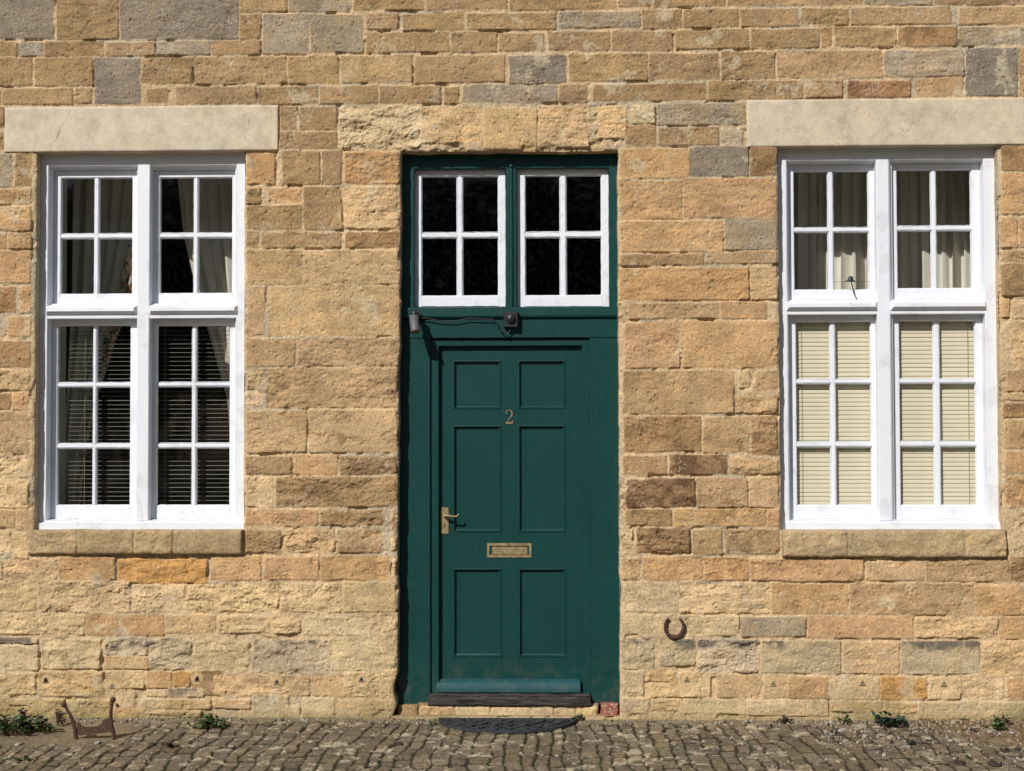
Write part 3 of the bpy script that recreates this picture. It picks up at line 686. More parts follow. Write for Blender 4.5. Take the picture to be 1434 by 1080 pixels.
def window(spec):
    mb = MB(); L, T, Rr, B = spec['outer']
    o = wr(L, T, Rr, B, YF); ym = (T + B) / 2
    ml, mr = [at(v, ym, YF).x for v in spec['mull']]; tt, tb = [at((L + Rr) / 2, v, YF).z for v in spec['trans']]
    sl, sr = [at(v, ym, YF).x for v in spec['stiles']]; ht = at((L + Rr) / 2, spec['head'], YF).z; bt = at((L + Rr) / 2, spec['bot'], YF).z
    o0, o1 = o[0] - .03, o[1] + .012; bk = .15
    bk = .19
    mb.bar(o0, sl, o[2] - .01, o[3] + .03, YF, bk, .003); mb.bar(sr, o1, o[2] - .01, o[3] + .03, YF, bk, .003)
    mb.bar(sl - .001, sr + .001, ht, o[3] + .03, YF + .001, bk - .001, .003)
    mb.bar(sl - .001, sr + .001, o[2] - .01, bt, YF + .001, bk - .001, .003)
    mb.bar(ml, mr, bt - .001, ht + .001, YF - .002, bk - .002, .004)
    mb.bar(sl - .001, sr + .001, tb, tt, YF + .0015, bk - .003, .003)
    # projecting drip rail of the transom, one length each side of the mullion
    for a0, a1 in ((sl - .012, ml + .004), (mr - .004, sr + .012)):
        prism_x(mb, a0, a1, [(YF + .01, tt + .004), (YF - .002, tt + .003), (YF - .026, tt - .010), (YF - .027, tt - .030), (YF - .008, tt - .046), (YF + .01, tt - .050)], .5, .5)
    # wooden sill board
    prism_x(mb, o[0] + .012, o1 - .004, [(.12, bt - .004), (YF - .004, bt - .008), (YF - .030, bt - .014), (YF - .031, o[2] + .0), (.12, o[2] + .0)])
    for s_ in spec['sashes']:
        so_ = wr(*s_[0], YS); upper = s_[0][1] < 400
        cell = (sl if s_[0][0] < spec['mull'][0] else mr, ml if s_[0][0] < spec['mull'][0] else sr, tt if upper else bt, ht if upper else tb)
        ins = .0
        # moulded rebate between frame face and sash
        x0, x1, z0, z1 = cell; X0, X1, Z0, Z1 = so_
        lv = []
        for f_, y in ((0, YF + .002), (.10, YF + .003), (.50, YF + .022), (.52, YF + .030), (.80, YF + .032), (.84, YS + .001), (1.0, YS + .001), (1.0, YS + .03)):
            lv.append((x0 + (X0 - x0) * f_, x1 + (X1 - x1) * f_, z0 + (Z0 - z0) * f_, z1 + (Z1 - z1) * f_, y))
        vs = []; fs = []
        for (p0, p1, q0, q1, y) in lv: vs += [(p0, y, q0), (p1, y, q0), (p1, y, q1), (p0, y, q1)]
        for r_ in range(len(lv) - 1):
            for k in range(4): fs.append([r_ * 4 + k, r_ * 4 + (k + 1) % 4, r_ * 4 + 4 + (k + 1) % 4, r_ * 4 + 4 + k])
        mb.add(vs, fs)
    wob_ = mb.build('window', M['white'], house)
    for s_ in spec['sashes']: sash(wob_, *s_)
    return wob_
wl = window(dict(outer=(53, 217, 342, 741), mull=(192, 209), trans=(429, 446), stiles=(66, 331), head=231, bot=729, sashes=[
    ((75, 239, 193, 425), (85, 131, 138, 185), (249, 327, 334, 412)), ((213, 239, 331 - 1, 425), (223.5, 270.5, 277, 325), (248.5, 326, 333, 411)),
    ((72, 447, 193, 727), (80, 129, 134.5, 182), (455.5, 536, 542, 621.5, 628, 708)), ((210, 447, 331 - 1, 727), (219, 268, 274.5, 321.5), (455.5, 535.5, 541.5, 621, 627.5, 708))]))
wl['label'] = 'white painted casement window with open dark blinds and tied curtains'
wrr = window(dict(outer=(1094, 209, 1403, 741), mull=(1229, 1247), trans=(423, 440), stiles=(1103, 1380), head=224, bot=729, sashes=[
    ((1104.5, 231, 1226, 420), (1112, 1160.5, 1167.5, 1217), (239.5, 318.5, 325, 406)), ((1249, 229, 1373, 419), (1256.5, 1305, 1312, 1361), (237.5, 316, 323, 404)),
    ((1106, 441, 1230, 727), (1115.5, 1164, 1171, 1221), (450, 531.5, 537.5, 619, 626, 708)), ((1251, 441, 1377, 727), (1260.5, 1309, 1317.5, 1367.5), (449, 530.5, 537, 618.5, 625.5, 708))]))
wrr['label'] = 'white painted casement window with closed cream blinds and beige curtains'

# inner wall, reveals and the dim rooms behind
def room():
    mb = MB(); rv = MB(); yi = .60
    xa, xb, za, zb = UX0 + .1, UX1 - .1, -.05, ZT - .1
    cells = []
    tun = []
    for (x0, x1, z0, z1) in (WIN_L, WIN_R, (DOOR[0] + .02, DOOR[1] - .02, .05, DOOR[3])):
        tun.append((x0 - .03, x1 + .03, z0 + .02, z1 + .02))
    # tunnels
    for (x0, x1, z0, z1) in tun:
        rv.add([(x0, .191, z0), (x1, .191, z0), (x1, .191, z1), (x0, .191, z1), (x0, yi, z0), (x1, yi, z0), (x1, yi, z1), (x0, yi, z1)],
               [[0, 1, 5, 4], [1, 2, 6, 5], [2, 3, 7, 6], [3, 0, 4, 7]])
    # inner face of the front wall, pierced
    xs = sorted([xa, xb] + [t[0] for t in tun] + [t[1] for t in tun])
    for i in range(len(xs) - 1):
        a, b = xs[i], xs[i + 1]; hit = [t for t in tun if t[0] <= a + 1e-6 and t[1] >= b - 1e-6]
        for (p, q) in ([(za, hit[0][2]), (hit[0][3], zb)] if hit else [(za, zb)]):
            mb.add([(a, yi, p), (b, yi, p), (b, yi, q), (a, yi, q)], [[0, 1, 2, 3]])
    # box of the rooms with two partitions
    mb.add([(xa, yi, za), (xb, yi, za), (xb, 4.2, za), (xa, 4.2, za), (xa, yi, zb), (xb, yi, zb), (xb, 4.2, zb), (xa, 4.2, zb)],
           [[0, 1, 2, 3], [4, 5, 6, 7], [2, 3, 7, 6], [1, 2, 6, 5], [0, 3, 7, 4]])
    for xp in (DOOR[0] - .35, DOOR[1] + .35): mb.add([(xp, yi, za), (xp, 4.2, za), (xp, 4.2, zb), (xp, yi, zb)], [[0, 1, 2, 3]])
    # close the wall's outer edges to the rooms
    for (p, q) in (((UX0, ZB), (xa, za)), ):
        pass
    e = [(UX0, ZB), (UX1, ZB), (UX1, ZT), (UX0, ZT)]; f_ = [(xa, za), (xb, za), (xb, zb), (xa, zb)]
    vs = [(x, .012, z) for x, z in e] + [(x, yi, z) for x, z in f_]
    mb.add(vs, [[k, (k + 1) % 4, 4 + (k + 1) % 4, 4 + k] for k in range(4)])
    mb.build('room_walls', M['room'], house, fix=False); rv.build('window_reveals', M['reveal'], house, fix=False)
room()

# ------------------------------------------------------------------ blinds and curtains
def blind(px0, px1, pytop, pybot, y, tilt, mat, label, pitch=.0254, wd=.0285, cords=()):
    r = wr(px0, pytop, px1, pybot, y); root = empty('venetian_blind', ((r[0] + r[1]) / 2, y, r[2]))
    tag(root, label, 'blind')
    mb = MB(); z = r[3] - .03; n = 5
    while z > r[2] + .02:
        jit = rnd.uniform(-.02, .02); vs = []
        for s_ in (0, 1):
            for k in range(n):
                t = (k / (n - 1) - .5) * wd; b = .0028 * (1 - (2 * k / (n - 1) - 1) ** 2)
                a = tilt + jit
                yy = y + t * math.cos(a) - b * math.sin(a) * (1 if a > .6 else 0); zz = z + t * math.sin(a) + b * math.cos(a)
                vs.append(((r[0], r[1])[s_], yy, zz + (rnd.uniform(-.0006, .0006))))
        mb.add(vs, [[k, k + 1, n + k + 1, n + k] for k in range(n - 1)], 0, True)
        z -= pitch
    mb.build('slats', mat, root, fix=False)
    hb = MB(); hb.bar(r[0], r[1], r[3] - .022, r[3] + .01, y - .014, y + .016, .002, 0); hb.build('headrail', mat, root)
    bb = MB(); bb.bar(r[0], r[1], z + .006, z + .018, y - .010, y + .012, .002, 0); bb.build('bottom_rail', mat, root)
    for c in cords:
        cb = MB(); x = at(c, (pytop + pybot) / 2, y).x; cb.tube([(x, y - .0155, r[3]), (x + .001, y - .0155, (r[3] + z) / 2), (x, y - .0155, z + .01)], .0012, 6)
        cb.build('cord', M['cord'], root)
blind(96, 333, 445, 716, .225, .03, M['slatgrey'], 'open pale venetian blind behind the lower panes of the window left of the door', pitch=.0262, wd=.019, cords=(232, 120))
blind(1112, 1378, 438, 722, .188, 1.30, M['slat'], 'closed cream venetian blind behind the lower panes of the window right of the door', wd=.0325, cords=(1122, 1355))

def curtain(name, label, left, right, ytop, ybot, y, mat, folds, amp, edge_side=None, group=None):
    """left/right: lists of (py, px) outlines; folds fan between them"""
    def lerp(tab, py):
        for (a, b), (c, d) in zip(tab, tab[1:]):
            if a <= py <= c: return b + (d - b) * (py - a) / (c - a)
        return tab[-1][1] if py > tab[-1][0] else tab[0][1]
    nu, nv = folds * 10, 60; vs = []; ed = []
    ph = [rnd.uniform(-.9, .9) for _ in range(folds + 2)]
    for j in range(nv + 1):
        py = ytop + (ybot - ytop) * j / nv; l, r_ = lerp(left, py), lerp(right, py)
        p0, p1 = at(l, py, y), at(r_, py, y); wdt = p1.x - p0.x
        for i in range(nu + 1):
            t = i / nu; q = t * folds; k = int(q)
            tt = t + .25 / folds * math.sin(2 * math.pi * q + ph[min(k, folds)]) 
            a = amp * (.6 + .4 * math.sin(k * 2.3 + ph[min(k, folds)])) * (1 + .3 * math.sin(j * .1 + k))
            yy = y + a * math.sin(2 * math.pi * q + .4 * math.sin(j * .06 + k * 1.3))
            vs.append((p0.x + wdt * tt, yy, p0.z)); 
            e = (t if edge_side == 'R' else 1 - t) if edge_side else 0
            ed.append(1.0 if e > .80 else 0.0)
    fs = [[j * (nu + 1) + i, j * (nu + 1) + i + 1, (j + 1) * (nu + 1) + i + 1, (j + 1) * (nu + 1) + i] for j in range(nv) for i in range(nu)]
    me = bpy.data.meshes.new(name); me.from_pydata(vs, [], fs); me.polygons.foreach_set('use_smooth', [True] * len(fs))
    ea = me.attributes.new('edge', 'FLOAT', 'POINT'); ea.data.foreach_set('value', ed)
    o = link(name, me, mat); tag(o, label, 'curtain', group); return o
YC = .64
curtain('curtain', 'floral edged curtain gathered towards the left side of the left window', [(225, 98), (420, 98), (560, 92), (760, 78)],
        [(225, 222), (330, 208), (412, 186), (480, 160), (560, 135), (640, 118), (760, 108)], 225, 760, YC, M['curtainfl'], 7, .028, 'R')
curtain('curtain', 'plain curtain swept towards the right side of the left window', [(225, 246), (330, 257), (412, 276), (480, 296), (560, 318), (700, 330)],
        [(225, 352), (760, 352)], 225, 700, YC, M['curtain'], 6, .028, None)
curtain('curtain', 'beige curtain hanging behind the left half of the right window', [(212, 1088), (760, 1088)], [(212, 1226), (420, 1223), (760, 1224)], 212, 760, YC, M['curtain'], 7, .030)
curtain('curtain', 'beige curtain hanging behind the right half of the right window', [(212, 1236), (420, 1240), (760, 1238)], [(212, 1400), (760, 1400)], 212, 760, YC + .0, M['curtain'], 11, .028)

# ------------------------------------------------------------------ door frame, fanlight, door
YD = .105
mb = MB()
A = lambda px, py, y=YD: at(px, py, y)
hx0, hx1 = DOOR[0] - .03, DOOR[1] + .02
topz = DOOR[3] + .03
ztr0, ztr1 = A(715, 446).z, A(715, 430).z
zband = A(715, 474).z; zbot = A(715, 986.5).z
# architrave posts and head
pl, pr = A(602.5, 730).x, A(826.5, 730).x
mb.bar(hx0, pl, zbot, zband, YD, .20, .003, .0008); mb.bar(pr, hx1, zbot, zband, YD, .20, .003, .0008)
mb.bar(hx0, hx1, zband + .002, ztr0 - .004, YD - .004, .199, .004, .0008)              # flat band under the transom
prism_x(mb, hx0, hx1, [(.2, ztr1 + .004), (YD - .008, ztr1), (YD - .022, ztr1 - .004), (YD - .024, ztr0 + .014), (YD - .018, ztr0 + .004), (YD - .003, ztr0 - .003), (.2, ztr0 - .003)])
# fanlight frame: head, side posts, beaded mullion
fl, fr_ = A(580, 330).x, A(853, 330).x; zh = A(715, 236).z
mb.bar(hx0, fl, ztr1 - .004, topz, YD, .2, .004, .001); mb.bar(fr_, hx1, ztr1 - .004, topz, YD, .2, .004, .001)
mb.bar(fl - .001, fr_ + .001, zh, topz, YD + .002, .199, .004, .001)
ma, mb_ = A(708.5, 330).x, A(723.5, 330).x
mb.bar(ma, mb_, ztr1 - .004, zh + .002, YD + .004, .198, .004, .0006)
mb.tube([((ma + mb_) / 2, YD + .004, ztr1), ((ma + mb_) / 2, YD + .004, zh + .012)], .012, 10)
mb.ball(((ma + mb_) / 2, YD + .002, zh + .014), .017, 10)
# inner jamb set back, framing the leaf
YJ, YL = .122, .158
jx0, jx1 = at(614.5, 730, YJ).x, at(815.5, 730, YJ).x; jz = at(715, 484.5, YJ).z; 
mb.bar(pl - .002, jx0, zbot + .06, zband - .004, YJ, .197, .003, .0005); mb.bar(jx1, pr + .002, zbot + .06, zband - .004, YJ, .197, .003, .0005)
mb.bar(jx0 - .001, jx1 + .001, jz, zband - .004, YJ + .0008, .196, .003, .0005)
df = mb.build('door_frame', M['green'], house)
def fsash(outer, xs, ys):
    sash(flw, outer, xs, ys, wob=.0013, YS=.150, YG=.167)
flw = MB(); r = wr(579, 429, 854, 437, .12)
zsill = wr(579, 427, 854, 430, .15); flw.box(zsill[0], zsill[1], .172, .19, zsill[2] - .002, zsill[2] + .004)
flw = flw.build('overdoor_window', M['white'], house)
flw['label'] = 'pair of white four pane sashes above the door'
fsash((579.7, 237.5, 708.5, 429.5), (590.5, 640, 648, 698), (247, 325.5, 333, 414.5))
fsash((723.7, 236.5, 853, 429.5), (735.5, 784.5, 793, 842.5), (246, 324.5, 332.5, 414))

# the leaf with six sunk panels
leaf = MB(); lx0, lx1 = at(613.5, 730, YL).x - .004, at(814.5, 730, YL).x + .004
lz1 = at(715, 484, YL).z + .005; lz0 = at(715, 971, YL).z
pan_x = [(635, 702), (726.5, 792)]; pan_y = [(505, 572.5), (596, 745), (796.5, 920)]
PX = [(at(a, 730, YL).x, at(b, 730, YL).x) for a, b in pan_x]; PZ = [(at(715, b, YL).z, at(715, a, YL).z) for a, b in pan_y]
leaf.bar(lx0, PX[0][0], lz0, lz1, YL, YL + .04, .001, 0); leaf.bar(PX[1][1], lx1, lz0, lz1, YL, YL + .04, .001, 0)
leaf.bar(PX[0][1], PX[1][0], lz0, lz1, YL + .0004, YL + .0396, .0005, 0)
zr = [lz0] + [v for p in PZ[::-1] for v in p] + [lz1]
for i in range(0, len(zr), 2):
    for (a, b) in PX: leaf.bar(a, b, zr[i], zr[i + 1], YL + .0002, YL + .0398, .0003, 0)
leaf = leaf.build('door', M['green'], house)
for (a, b) in PX:
    for (c, d) in PZ:
        pm = MB(); pm.ring(a, b, c, d, [(-.003, YL + .002), (-.001, YL - .0035), (.004, YL - .0045), (.008, YL + .001), (.010, YL + .010), (.016, YL + .0135), (.017, YL + .018), (.020, YL + .018)], cap=True, wob=.0003, nseg=6)
        pm.build('door_panel', M['green'], leaf)
# weather board, threshold
wb = MB(); a = wr(611.5, 952.5, 812.5, 969.5, YL - .05)
prism_x(wb, a[0], a[1], [(YL, a[3] + .000), (YL - .008, a[3] - .001), (YL - .022, a[3] - .008), (YL - .036, a[3] - .020), (YL - .046, a[3] - .034), (YL - .050, a[3] - .050), (YL - .052, a[2]), (YL - .045, a[2]), (YL, a[2] + .004)])
wb.build('weather_board', M['teal'], leaf)
th = MB(); a = wr(599, 973.5, 827, 989.5, .04)
th.bar(a[0], a[1], a[2], a[3] - .012, .040, .2, .010, .0025, seg=.02); th.bar(a[0] + .004, a[1] - .004, a[3] - .014, a[3] - .004, .066, .199, .006, .0015, seg=.03)
th.build('threshold', M['wood'], house)
# letter plate
lp = MB(); a = wr(682, 761, 744.5, 781.2, YL - .006)
lp.ring(a[0], a[1], a[2], a[3], [(0, YL + .001), (0, YL - .004), (.002, YL - .006), (.014, YL - .006), (.0155, YL - .002), (.0155, YL + .0005)], cap=True)
b = wr(689, 766, 738.5, 777, YL - .006); lp.bar(b[0], b[1], b[2], b[3], YL - .0035, YL + .001, .002, .0003)
lp.build('letter_plate', M['brass'], leaf)
# house number 2
nu_ = MB(); a = wr(707.6, 574, 718.6, 593.6, YL)
def P2(u, v): return (a[0] + (a[1] - a[0]) * u, a[2] + (a[3] - a[2]) * v)
cl2 = [(.10, .74), (.12, .84), (.25, .95), (.48, 1.0), (.72, .95), (.86, .80), (.84, .62), (.68, .46), (.45, .30), (.22, .14), (.10, .05)]
wd2 = [.09, .13, .10, .08, .11, .16, .17, .14, .10, .07, .06]
L_, R__ = [], []
for i, (u, v) in enumerate(cl2):
    p = Vector(P2(u, v)); q0 = Vector(P2(*cl2[max(0, i - 1)])); q1 = Vector(P2(*cl2[min(len(cl2) - 1, i + 1)])); d = (q1 - q0).normalized(); n_ = Vector((-d.y, d.x))
    L_.append(p + n_ * wd2[i] * .022); R__.append(p - n_ * wd2[i] * .022)
for i in range(len(cl2) - 1):
    nu_.prism([tuple(L_[i]), tuple(L_[i + 1]), tuple(R__[i + 1]), tuple(R__[i])], YL - .004, YL + .001)
nu_.prism([P2(.06, 0), P2(.94, 0), P2(1.0, .24), P2(.93, .24), P2(.85, .13), P2(.10, .10)], YL - .0042, YL + .001)
nu_.ball((P2(.17, .73)[0], YL - .002, P2(.17, .73)[1]), .0042, 8, sc3=(1, .6, 1))
nu_.build('house_number', M['brass'], leaf)
# handle plate, keyhole, lever
hp = MB(); a = wr(617, 710.8, 628.2, 747.4, YL - .004)
hp.bar(a[0], a[1], a[2], a[3], YL - .004, YL + .001, .0015, .0002)
k = at(622.3, 736, YL); hp.ball((k.x, YL - .004, k.z + .004), .0035, 8, 1, (1, .3, 1)); hp.box(k.x - .0016, k.x + .0016, YL - .0048, YL, k.z - .010, k.z + .003, 1)
for (u, v) in ((620, 714), (626, 714), (620, 744), (626, 744)):
    q = at(u, v, YL); hp.ball((q.x, YL - .004, q.z), .0022, 6, 0, (1, .5, 1))
c = at(622.5, 722, YL - .02)
s0 = Vector((c.x, YL - .003, c.z))
hp.tube([s0, s0 + Vector((0, -.014, 0)), s0 + Vector((.002, -.040, 0))], [.012, .0085, .0075], 12)
e = at(642.5, 720.5, YL - .05)
hp.tube([s0 + Vector((0, -.040, 0)), s0 + Vector((.018, -.050, .002)), Vector((c.x + (e.x - c.x) * .55, YL - .052, c.z - .003)), Vector((c.x + (e.x - c.x) * .85, YL - .052, c.z - .005)), Vector((e.x, YL - .050, e.z + .002))], [.0085, .007, .0055, .006, .005], 10)
hp.build('handle', [M['brass'], M['dark']], leaf)

# ------------------------------------------------------------------ air vents in the foot of the wall
for (vx_, vy_, br) in VENTS:
    c = at(vx_, vy_, 0); hw, hh = .023, .022
    vm = MB(); vm.prism([(c.x - hw, c.z - hh), (c.x + hw, c.z - hh), (c.x + .004, c.z + hh), (c.x - .004, c.z + hh)], .0005, .03, 0)
    for k in range(5):
        zz = c.z - hh + .004 + k * .0080; w_ = hw * (1 - (k * .0080 + .006) / (2 * hh)) - .002
        if w_ < .002: continue
        vm.box(c.x - w_, c.x + w_, -.0010, .02, zz, zz + .0038, 1)
    if br:
        s_ = .014 if br == 1 else .008
        vm.prism([(c.x - s_, c.z - s_ * .7), (c.x - s_ * .3, c.z - s_ * .9), (c.x + s_, c.z - s_ * .7), (c.x + s_ * .5, c.z + s_ * .5), (c.x, c.z + s_), (c.x - s_ * .5, c.z + s_ * .4)], -.0020, .02, 1)
    vm.build('air_vent', [M['vent'], M['dark']], house)

# ------------------------------------------------------------------ spotlight, sensor, cable, horseshoe, sucker
c = at(583, 441, .08)
spot = empty('spotlight', (c.x, .083, c.z)); tag(spot, 'grey cylindrical spotlight fixed at the left end of the rail above the green door', 'lamp')
m = MB(); m.tube([(c.x, .100, c.z), (c.x, .060, c.z)], [.030, .028], 16); m.tube([(c.x, .06, c.z), (c.x - .003, .01, c.z + .002)], .014, 10); m.ball((c.x - .003, 0, c.z), .024, 12)
m.build('bracket', M['black'], spot)
t0 = at(579.5, 443, -.015); t1 = at(581.8, 464.5, -.050)
d = (t1 - t0).normalized(); m = MB()
m.tube([t0 - d * .004, t0, t0 + d * .002, t1 - d * .006, t1], [.020, .026, .0275, .0275, .0275], 24); m.build('housing', M['greylamp'], spot)
m = MB(); m.tube([t1 - d * .002, t1 + d * .003], [.0262, .0245], 20); m.build('lens', M['lens'], spot)
a = wr(705, 437, 725.5, 457.5, .05)
sen = empty('motion_sensor', ((a[0] + a[1]) / 2, .083, a[2])); tag(sen, 'square black motion sensor with round dome fixed to the rail above the door', 'sensor')
m = MB(); m.bar(a[0], a[1], a[2], a[3], .052, .102, .006, .0, seg=.2); m.build('sensor_box', M['black'], sen)
m = MB(); m.ball(((a[0] + a[1]) / 2, .052, (a[2] + a[3]) / 2 + .004), .031, 20, 0, (1, .75, 1)); m.build('dome', M['black'], sen)
m = MB(); pts = [(588, 446), (594, 445.5), (606, 447.5), (618, 449.5), (632, 449.8), (641, 449), (652, 446.8), (664, 446.5), (678, 447), (688, 447), (693, 449), (696, 454), (698.5, 460), (703, 465), (709, 467.5), (714, 464), (717, 457)]
W3 = [at(u, v, .076) for u, v in pts]
# smooth the cable
sm = []
for i in range(len(W3) - 1):
    p0 = W3[max(0, i - 1)]; p1 = W3[i]; p2 = W3[i + 1]; p3 = W3[min(len(W3) - 1, i + 2)]
    for k in range(4):
        t = k / 4; sm.append(.5 * ((2 * p1) + (-p0 + p2) * t + (2 * p0 - 5 * p1 + 4 * p2 - p3) * t * t + (-p0 + 3 * p1 - 3 * p2 + p3) * t ** 3))
sm.append(W3[-1]); m.tube(sm, .0033, 8)
cb = m.build('cable', M['black']); tag(cb, 'thin black cable sagging between the spotlight and the motion sensor', 'cable')

hs = MB(); ctr = at(944.5, 879, -.02); sx, sz = .0615, .067; N = 26; vs = []; fs = []
for i in range(N + 1):
    t = math.pi * (-.5) + (i / N - .5) * 2 * R(148); t = -math.pi / 2 + (i / N - .5) * 2 * R(146)
    dr = Vector((math.cos(t), 0, math.sin(t))); wdd = .0100 + .005 * math.cos((i / N - .5) * math.pi) 
    o_ = Vector((ctr.x + dr.x * sx, 0, ctr.z + dr.z * sz)); i_ = Vector((ctr.x + dr.x * (sx - wdd * 1.35), 0, ctr.z + .002 + dr.z * (sz - wdd * 1.3)))
    j_ = rnd.uniform(-.0012, .0012)
    for (p, y) in ((o_, -.006), (o_, -.018), (o_ * .8 + i_ * .2, -.022), (i_ * .75 + o_ * .25, -.021), (i_, -.017), (i_, -.006)): vs.append((p.x + j_, y, p.z - j_))
for i in range(N):
    for k in range(6): fs.append([i * 6 + k, i * 6 + (k + 1) % 6, i * 6 + 6 + (k + 1) % 6, i * 6 + 6 + k])
fs += [list(range(6)), list(range(N * 6, N * 6 + 6))]
hs.add(vs, fs); 
for k in (-1, 1):
    for t in (.35, .62, .9):
        an = -math.pi / 2 + k * t * R(120); hs.ball((ctr.x + math.cos(an) * sx * .87, -.0215, ctr.z + math.sin(an) * sz * .87), .0035, 6, 1)
o = hs.build('horseshoe', [M['rust'], M['darkrust']]); tag(o, 'rusty horseshoe hung open end up on the stone wall right of the door', 'horseshoe')

sk = MB(); c = at(1190.5, 392, YS - .02)
prof = [(.0, .021), (.008, .020), (.0145, .013), (.0165, .004), (.019, -.004), (.032, -.009), (.033, -.012), (.0, -.012)]
n = 18; vs = [(c.x + r_ * math.cos(2 * math.pi * k / n), c.y - .012 + .55 * r_ * math.sin(2 * math.pi * k / n), c.z + z_) for (r_, z_) in prof for k in range(n)]
sk.add(vs, [[i * n + k, i * n + (k + 1) % n, (i + 1) * n + (k + 1) % n, (i + 1) * n + k] for i in range(len(prof) - 1) for k in range(n)], 0, True)
e = at(1200.5, 419.5, YS - .022)
sk.tube([(c.x + .004, c.y - .012, c.z - .008), (c.x + .012, c.y - .016, (c.z + e.z) / 2), (c.x + .022, YS - .020, e.z * .7 + c.z * .3), e], [.0035, .003, .003, .0018], 8)
p, q = at(1166, 394.5, YS - .003), at(1218, 394.5, YS - .003); sk.tube([p, (p + q) / 2 + Vector((0, 0, -.001)), q], .0009, 6)
o = sk.build('bird_feeder_hook', M['black']); tag(o, 'small black hat shaped hook with dangling stick on the right window upper pane', 'hook')

# ------------------------------------------------------------------ ground
GU = axis(-60, 60, -3.75, 3.75, .0055, 1.2, ()); 
GU = np.concatenate([np.linspace(-150, -6, 30), np.linspace(-5.6, -3.75, 60)[:-1], np.arange(-3.75, 3.75, .0045), np.linspace(3.76, 5.6, 60), np.linspace(6, 150, 30)])
GV = np.concatenate([-np.geomspace(200, 1.8, 60), np.arange(-1.78, .10, .0055), np.array([.16, .3, .6, 4, 60])])
X, Y = np.meshgrid(GU, GV, indexing='ij')
fin = sst(5.0, 3.6, abs(X)) * sst(-1.9, -1.5, Y)
wxx = fbm(X, Y, 1.3, 3, 1) * .07 + fbm(X, Y, 7, 3, 2) * .022; wyy = fbm(X, Y, 1.7, 3, 3) * .04 + fbm(X, Y, 8, 3, 4) * .012
Xs, Ys = X + wxx, Y + wyy
g2 = np.random.default_rng(5)
cw = g2.uniform(.066, .098, 200); edges = np.cumsum(cw) - cw.sum() / 2; pass
ci = np.clip(np.searchsorted(edges, Xs), 1, 199); ex0 = edges[ci - 1]; ex1 = edges[ci]
rows = np.cumsum(g2.uniform(.085, .16, (200, 40)), 1) - 3.6 + g2.uniform(0, .15, (200, 1))
rid = np.zeros_like(ci); ry0 = np.full(Xs.shape, -9.); ry1 = np.full(Xs.shape, 9.)
for k in range(40):
    rk = rows[ci, k]; lo = rk <= Ys; ry0 = np.where(lo, rk, ry0); rid = rid + lo
ry1 = rows[ci, np.clip(rid, 0, 39)]
hsh = g2.random((200, 41)); hv = hsh[ci, rid]; hv2 = np.roll(hsh, 7, 0)[ci, rid]; hv3 = np.roll(hsh, 13, 1)[ci, rid]
dx_ = np.minimum(Xs - ex0, ex1 - Xs); dy_ = np.minimum(Ys - ry0, ry1 - Ys); dm = np.minimum(dx_, dy_) + fbm(X, Y, 40, 3, 5) * .004
dd = -np.log(np.exp(-dx_ / .005) + np.exp(-dy_ / .005)) * .005 + fbm(X, Y, 45, 3, 5) * .004 + fbm(X, Y, 5, 3, 1) * .004
cob = sst(.000, .011, dd)
# where the setts give way: mortar strip at the wall foot, concrete round the scraper, trodden earth on the right
strip = sst(-.11, -.05, Y + fbm(X, Y, 3, 3, 6) * .05)
pad = sst(.45, .30, np.hypot((X - at(112, 1000).x) / 1.25, (Y + .33) / .9) + fbm(X, Y, 5, 3, 2) * .08)
er = X + Y * .9 + fbm(X, Y, 2.2, 4, 3) * .25
earth = sst(1.72, 2.05, er)
sett = (1 - strip) * (1 - pad) * (1 - earth)
relief = -.009 + cob * (.0075 + (hv - .5) * .008) + fbm(X, Y, 25, 4, 1) * .0045 + fbm(X, Y, 70, 3, 2) * .0035 + (hv2 - .5) * cob * (Xs - (ex0 + ex1) / 2) * .12 + (hv3 - .5) * cob * (Ys - (ry0 + ry1) / 2) * .09
flat = -.004 + fbm(X, Y, 12, 4, 2) * .005 + fbm(X, Y, 50, 3, 3) * .003
grav = -.004 + np.maximum(fbm(X, Y, 26, 3, 4) - .12, 0) * .028 + fbm(X, Y, 60, 3, 6) * .006
Hg = relief * sett + (1 - sett) * (flat * (1 - earth) + grav * earth)
Hg = Hg * fin + fbm(X, Y, .8, 3, 2) * .006 * fin - .004
Hg += sst(-.05, .02, Y) * .006 * (abs(X - (DOOR[0] + DOOR[1]) / 2) > .62)
gb = lin((152, 138, 114)) * .62
tint = np.stack([1 + (hv - .5) * .10, 1 + (hv - .5) * .03, 1 - (hv - .5) * .14], -1)
Cg = gb * (.80 + .42 * hv2)[..., None] * tint * (1 + .20 * fbm(X, Y, 18, 4, 3) + .1 * fbm(X, Y, 2, 2, 1))[..., None]
joint = lin((84, 74, 56)) * .45; moss = lin((84, 84, 40)) * .45
mk = sst(.05, .35, fbm(X, Y, 3, 4, 7))[..., None]; jc = joint * (1 - mk * .6) + moss * mk * .6
cb_ = sst(.002, .012, dd)[..., None]; Cs = jc * (1 - cb_) + Cg * cb_
wht = (sst(.30, .42, fbm(X, Y, 20, 4, 6) + (hv3 - .5) * .25) * .8)[..., None]; Cs = Cs * (1 - wht) + lin((214, 200, 172)) * .7 * wht
Cf = lin((164, 148, 120)) * .62 * (1 + .18 * fbm(X, Y, 22, 4, 4) + .14 * fbm(X, Y, 3, 3, 2))[..., None]
Ce = lin((142, 118, 88)) * .62 * (1 + .28 * fbm(X, Y, 30, 4, 1))[..., None]
wh2 = (sst(.34, .44, fbm(X, Y, 24, 3, 4)) * .75)[..., None]; Ce = Ce * (1 - wh2) + lin((205, 190, 165)) * .65 * wh2
s3 = sett[..., None]; e3 = earth[..., None]
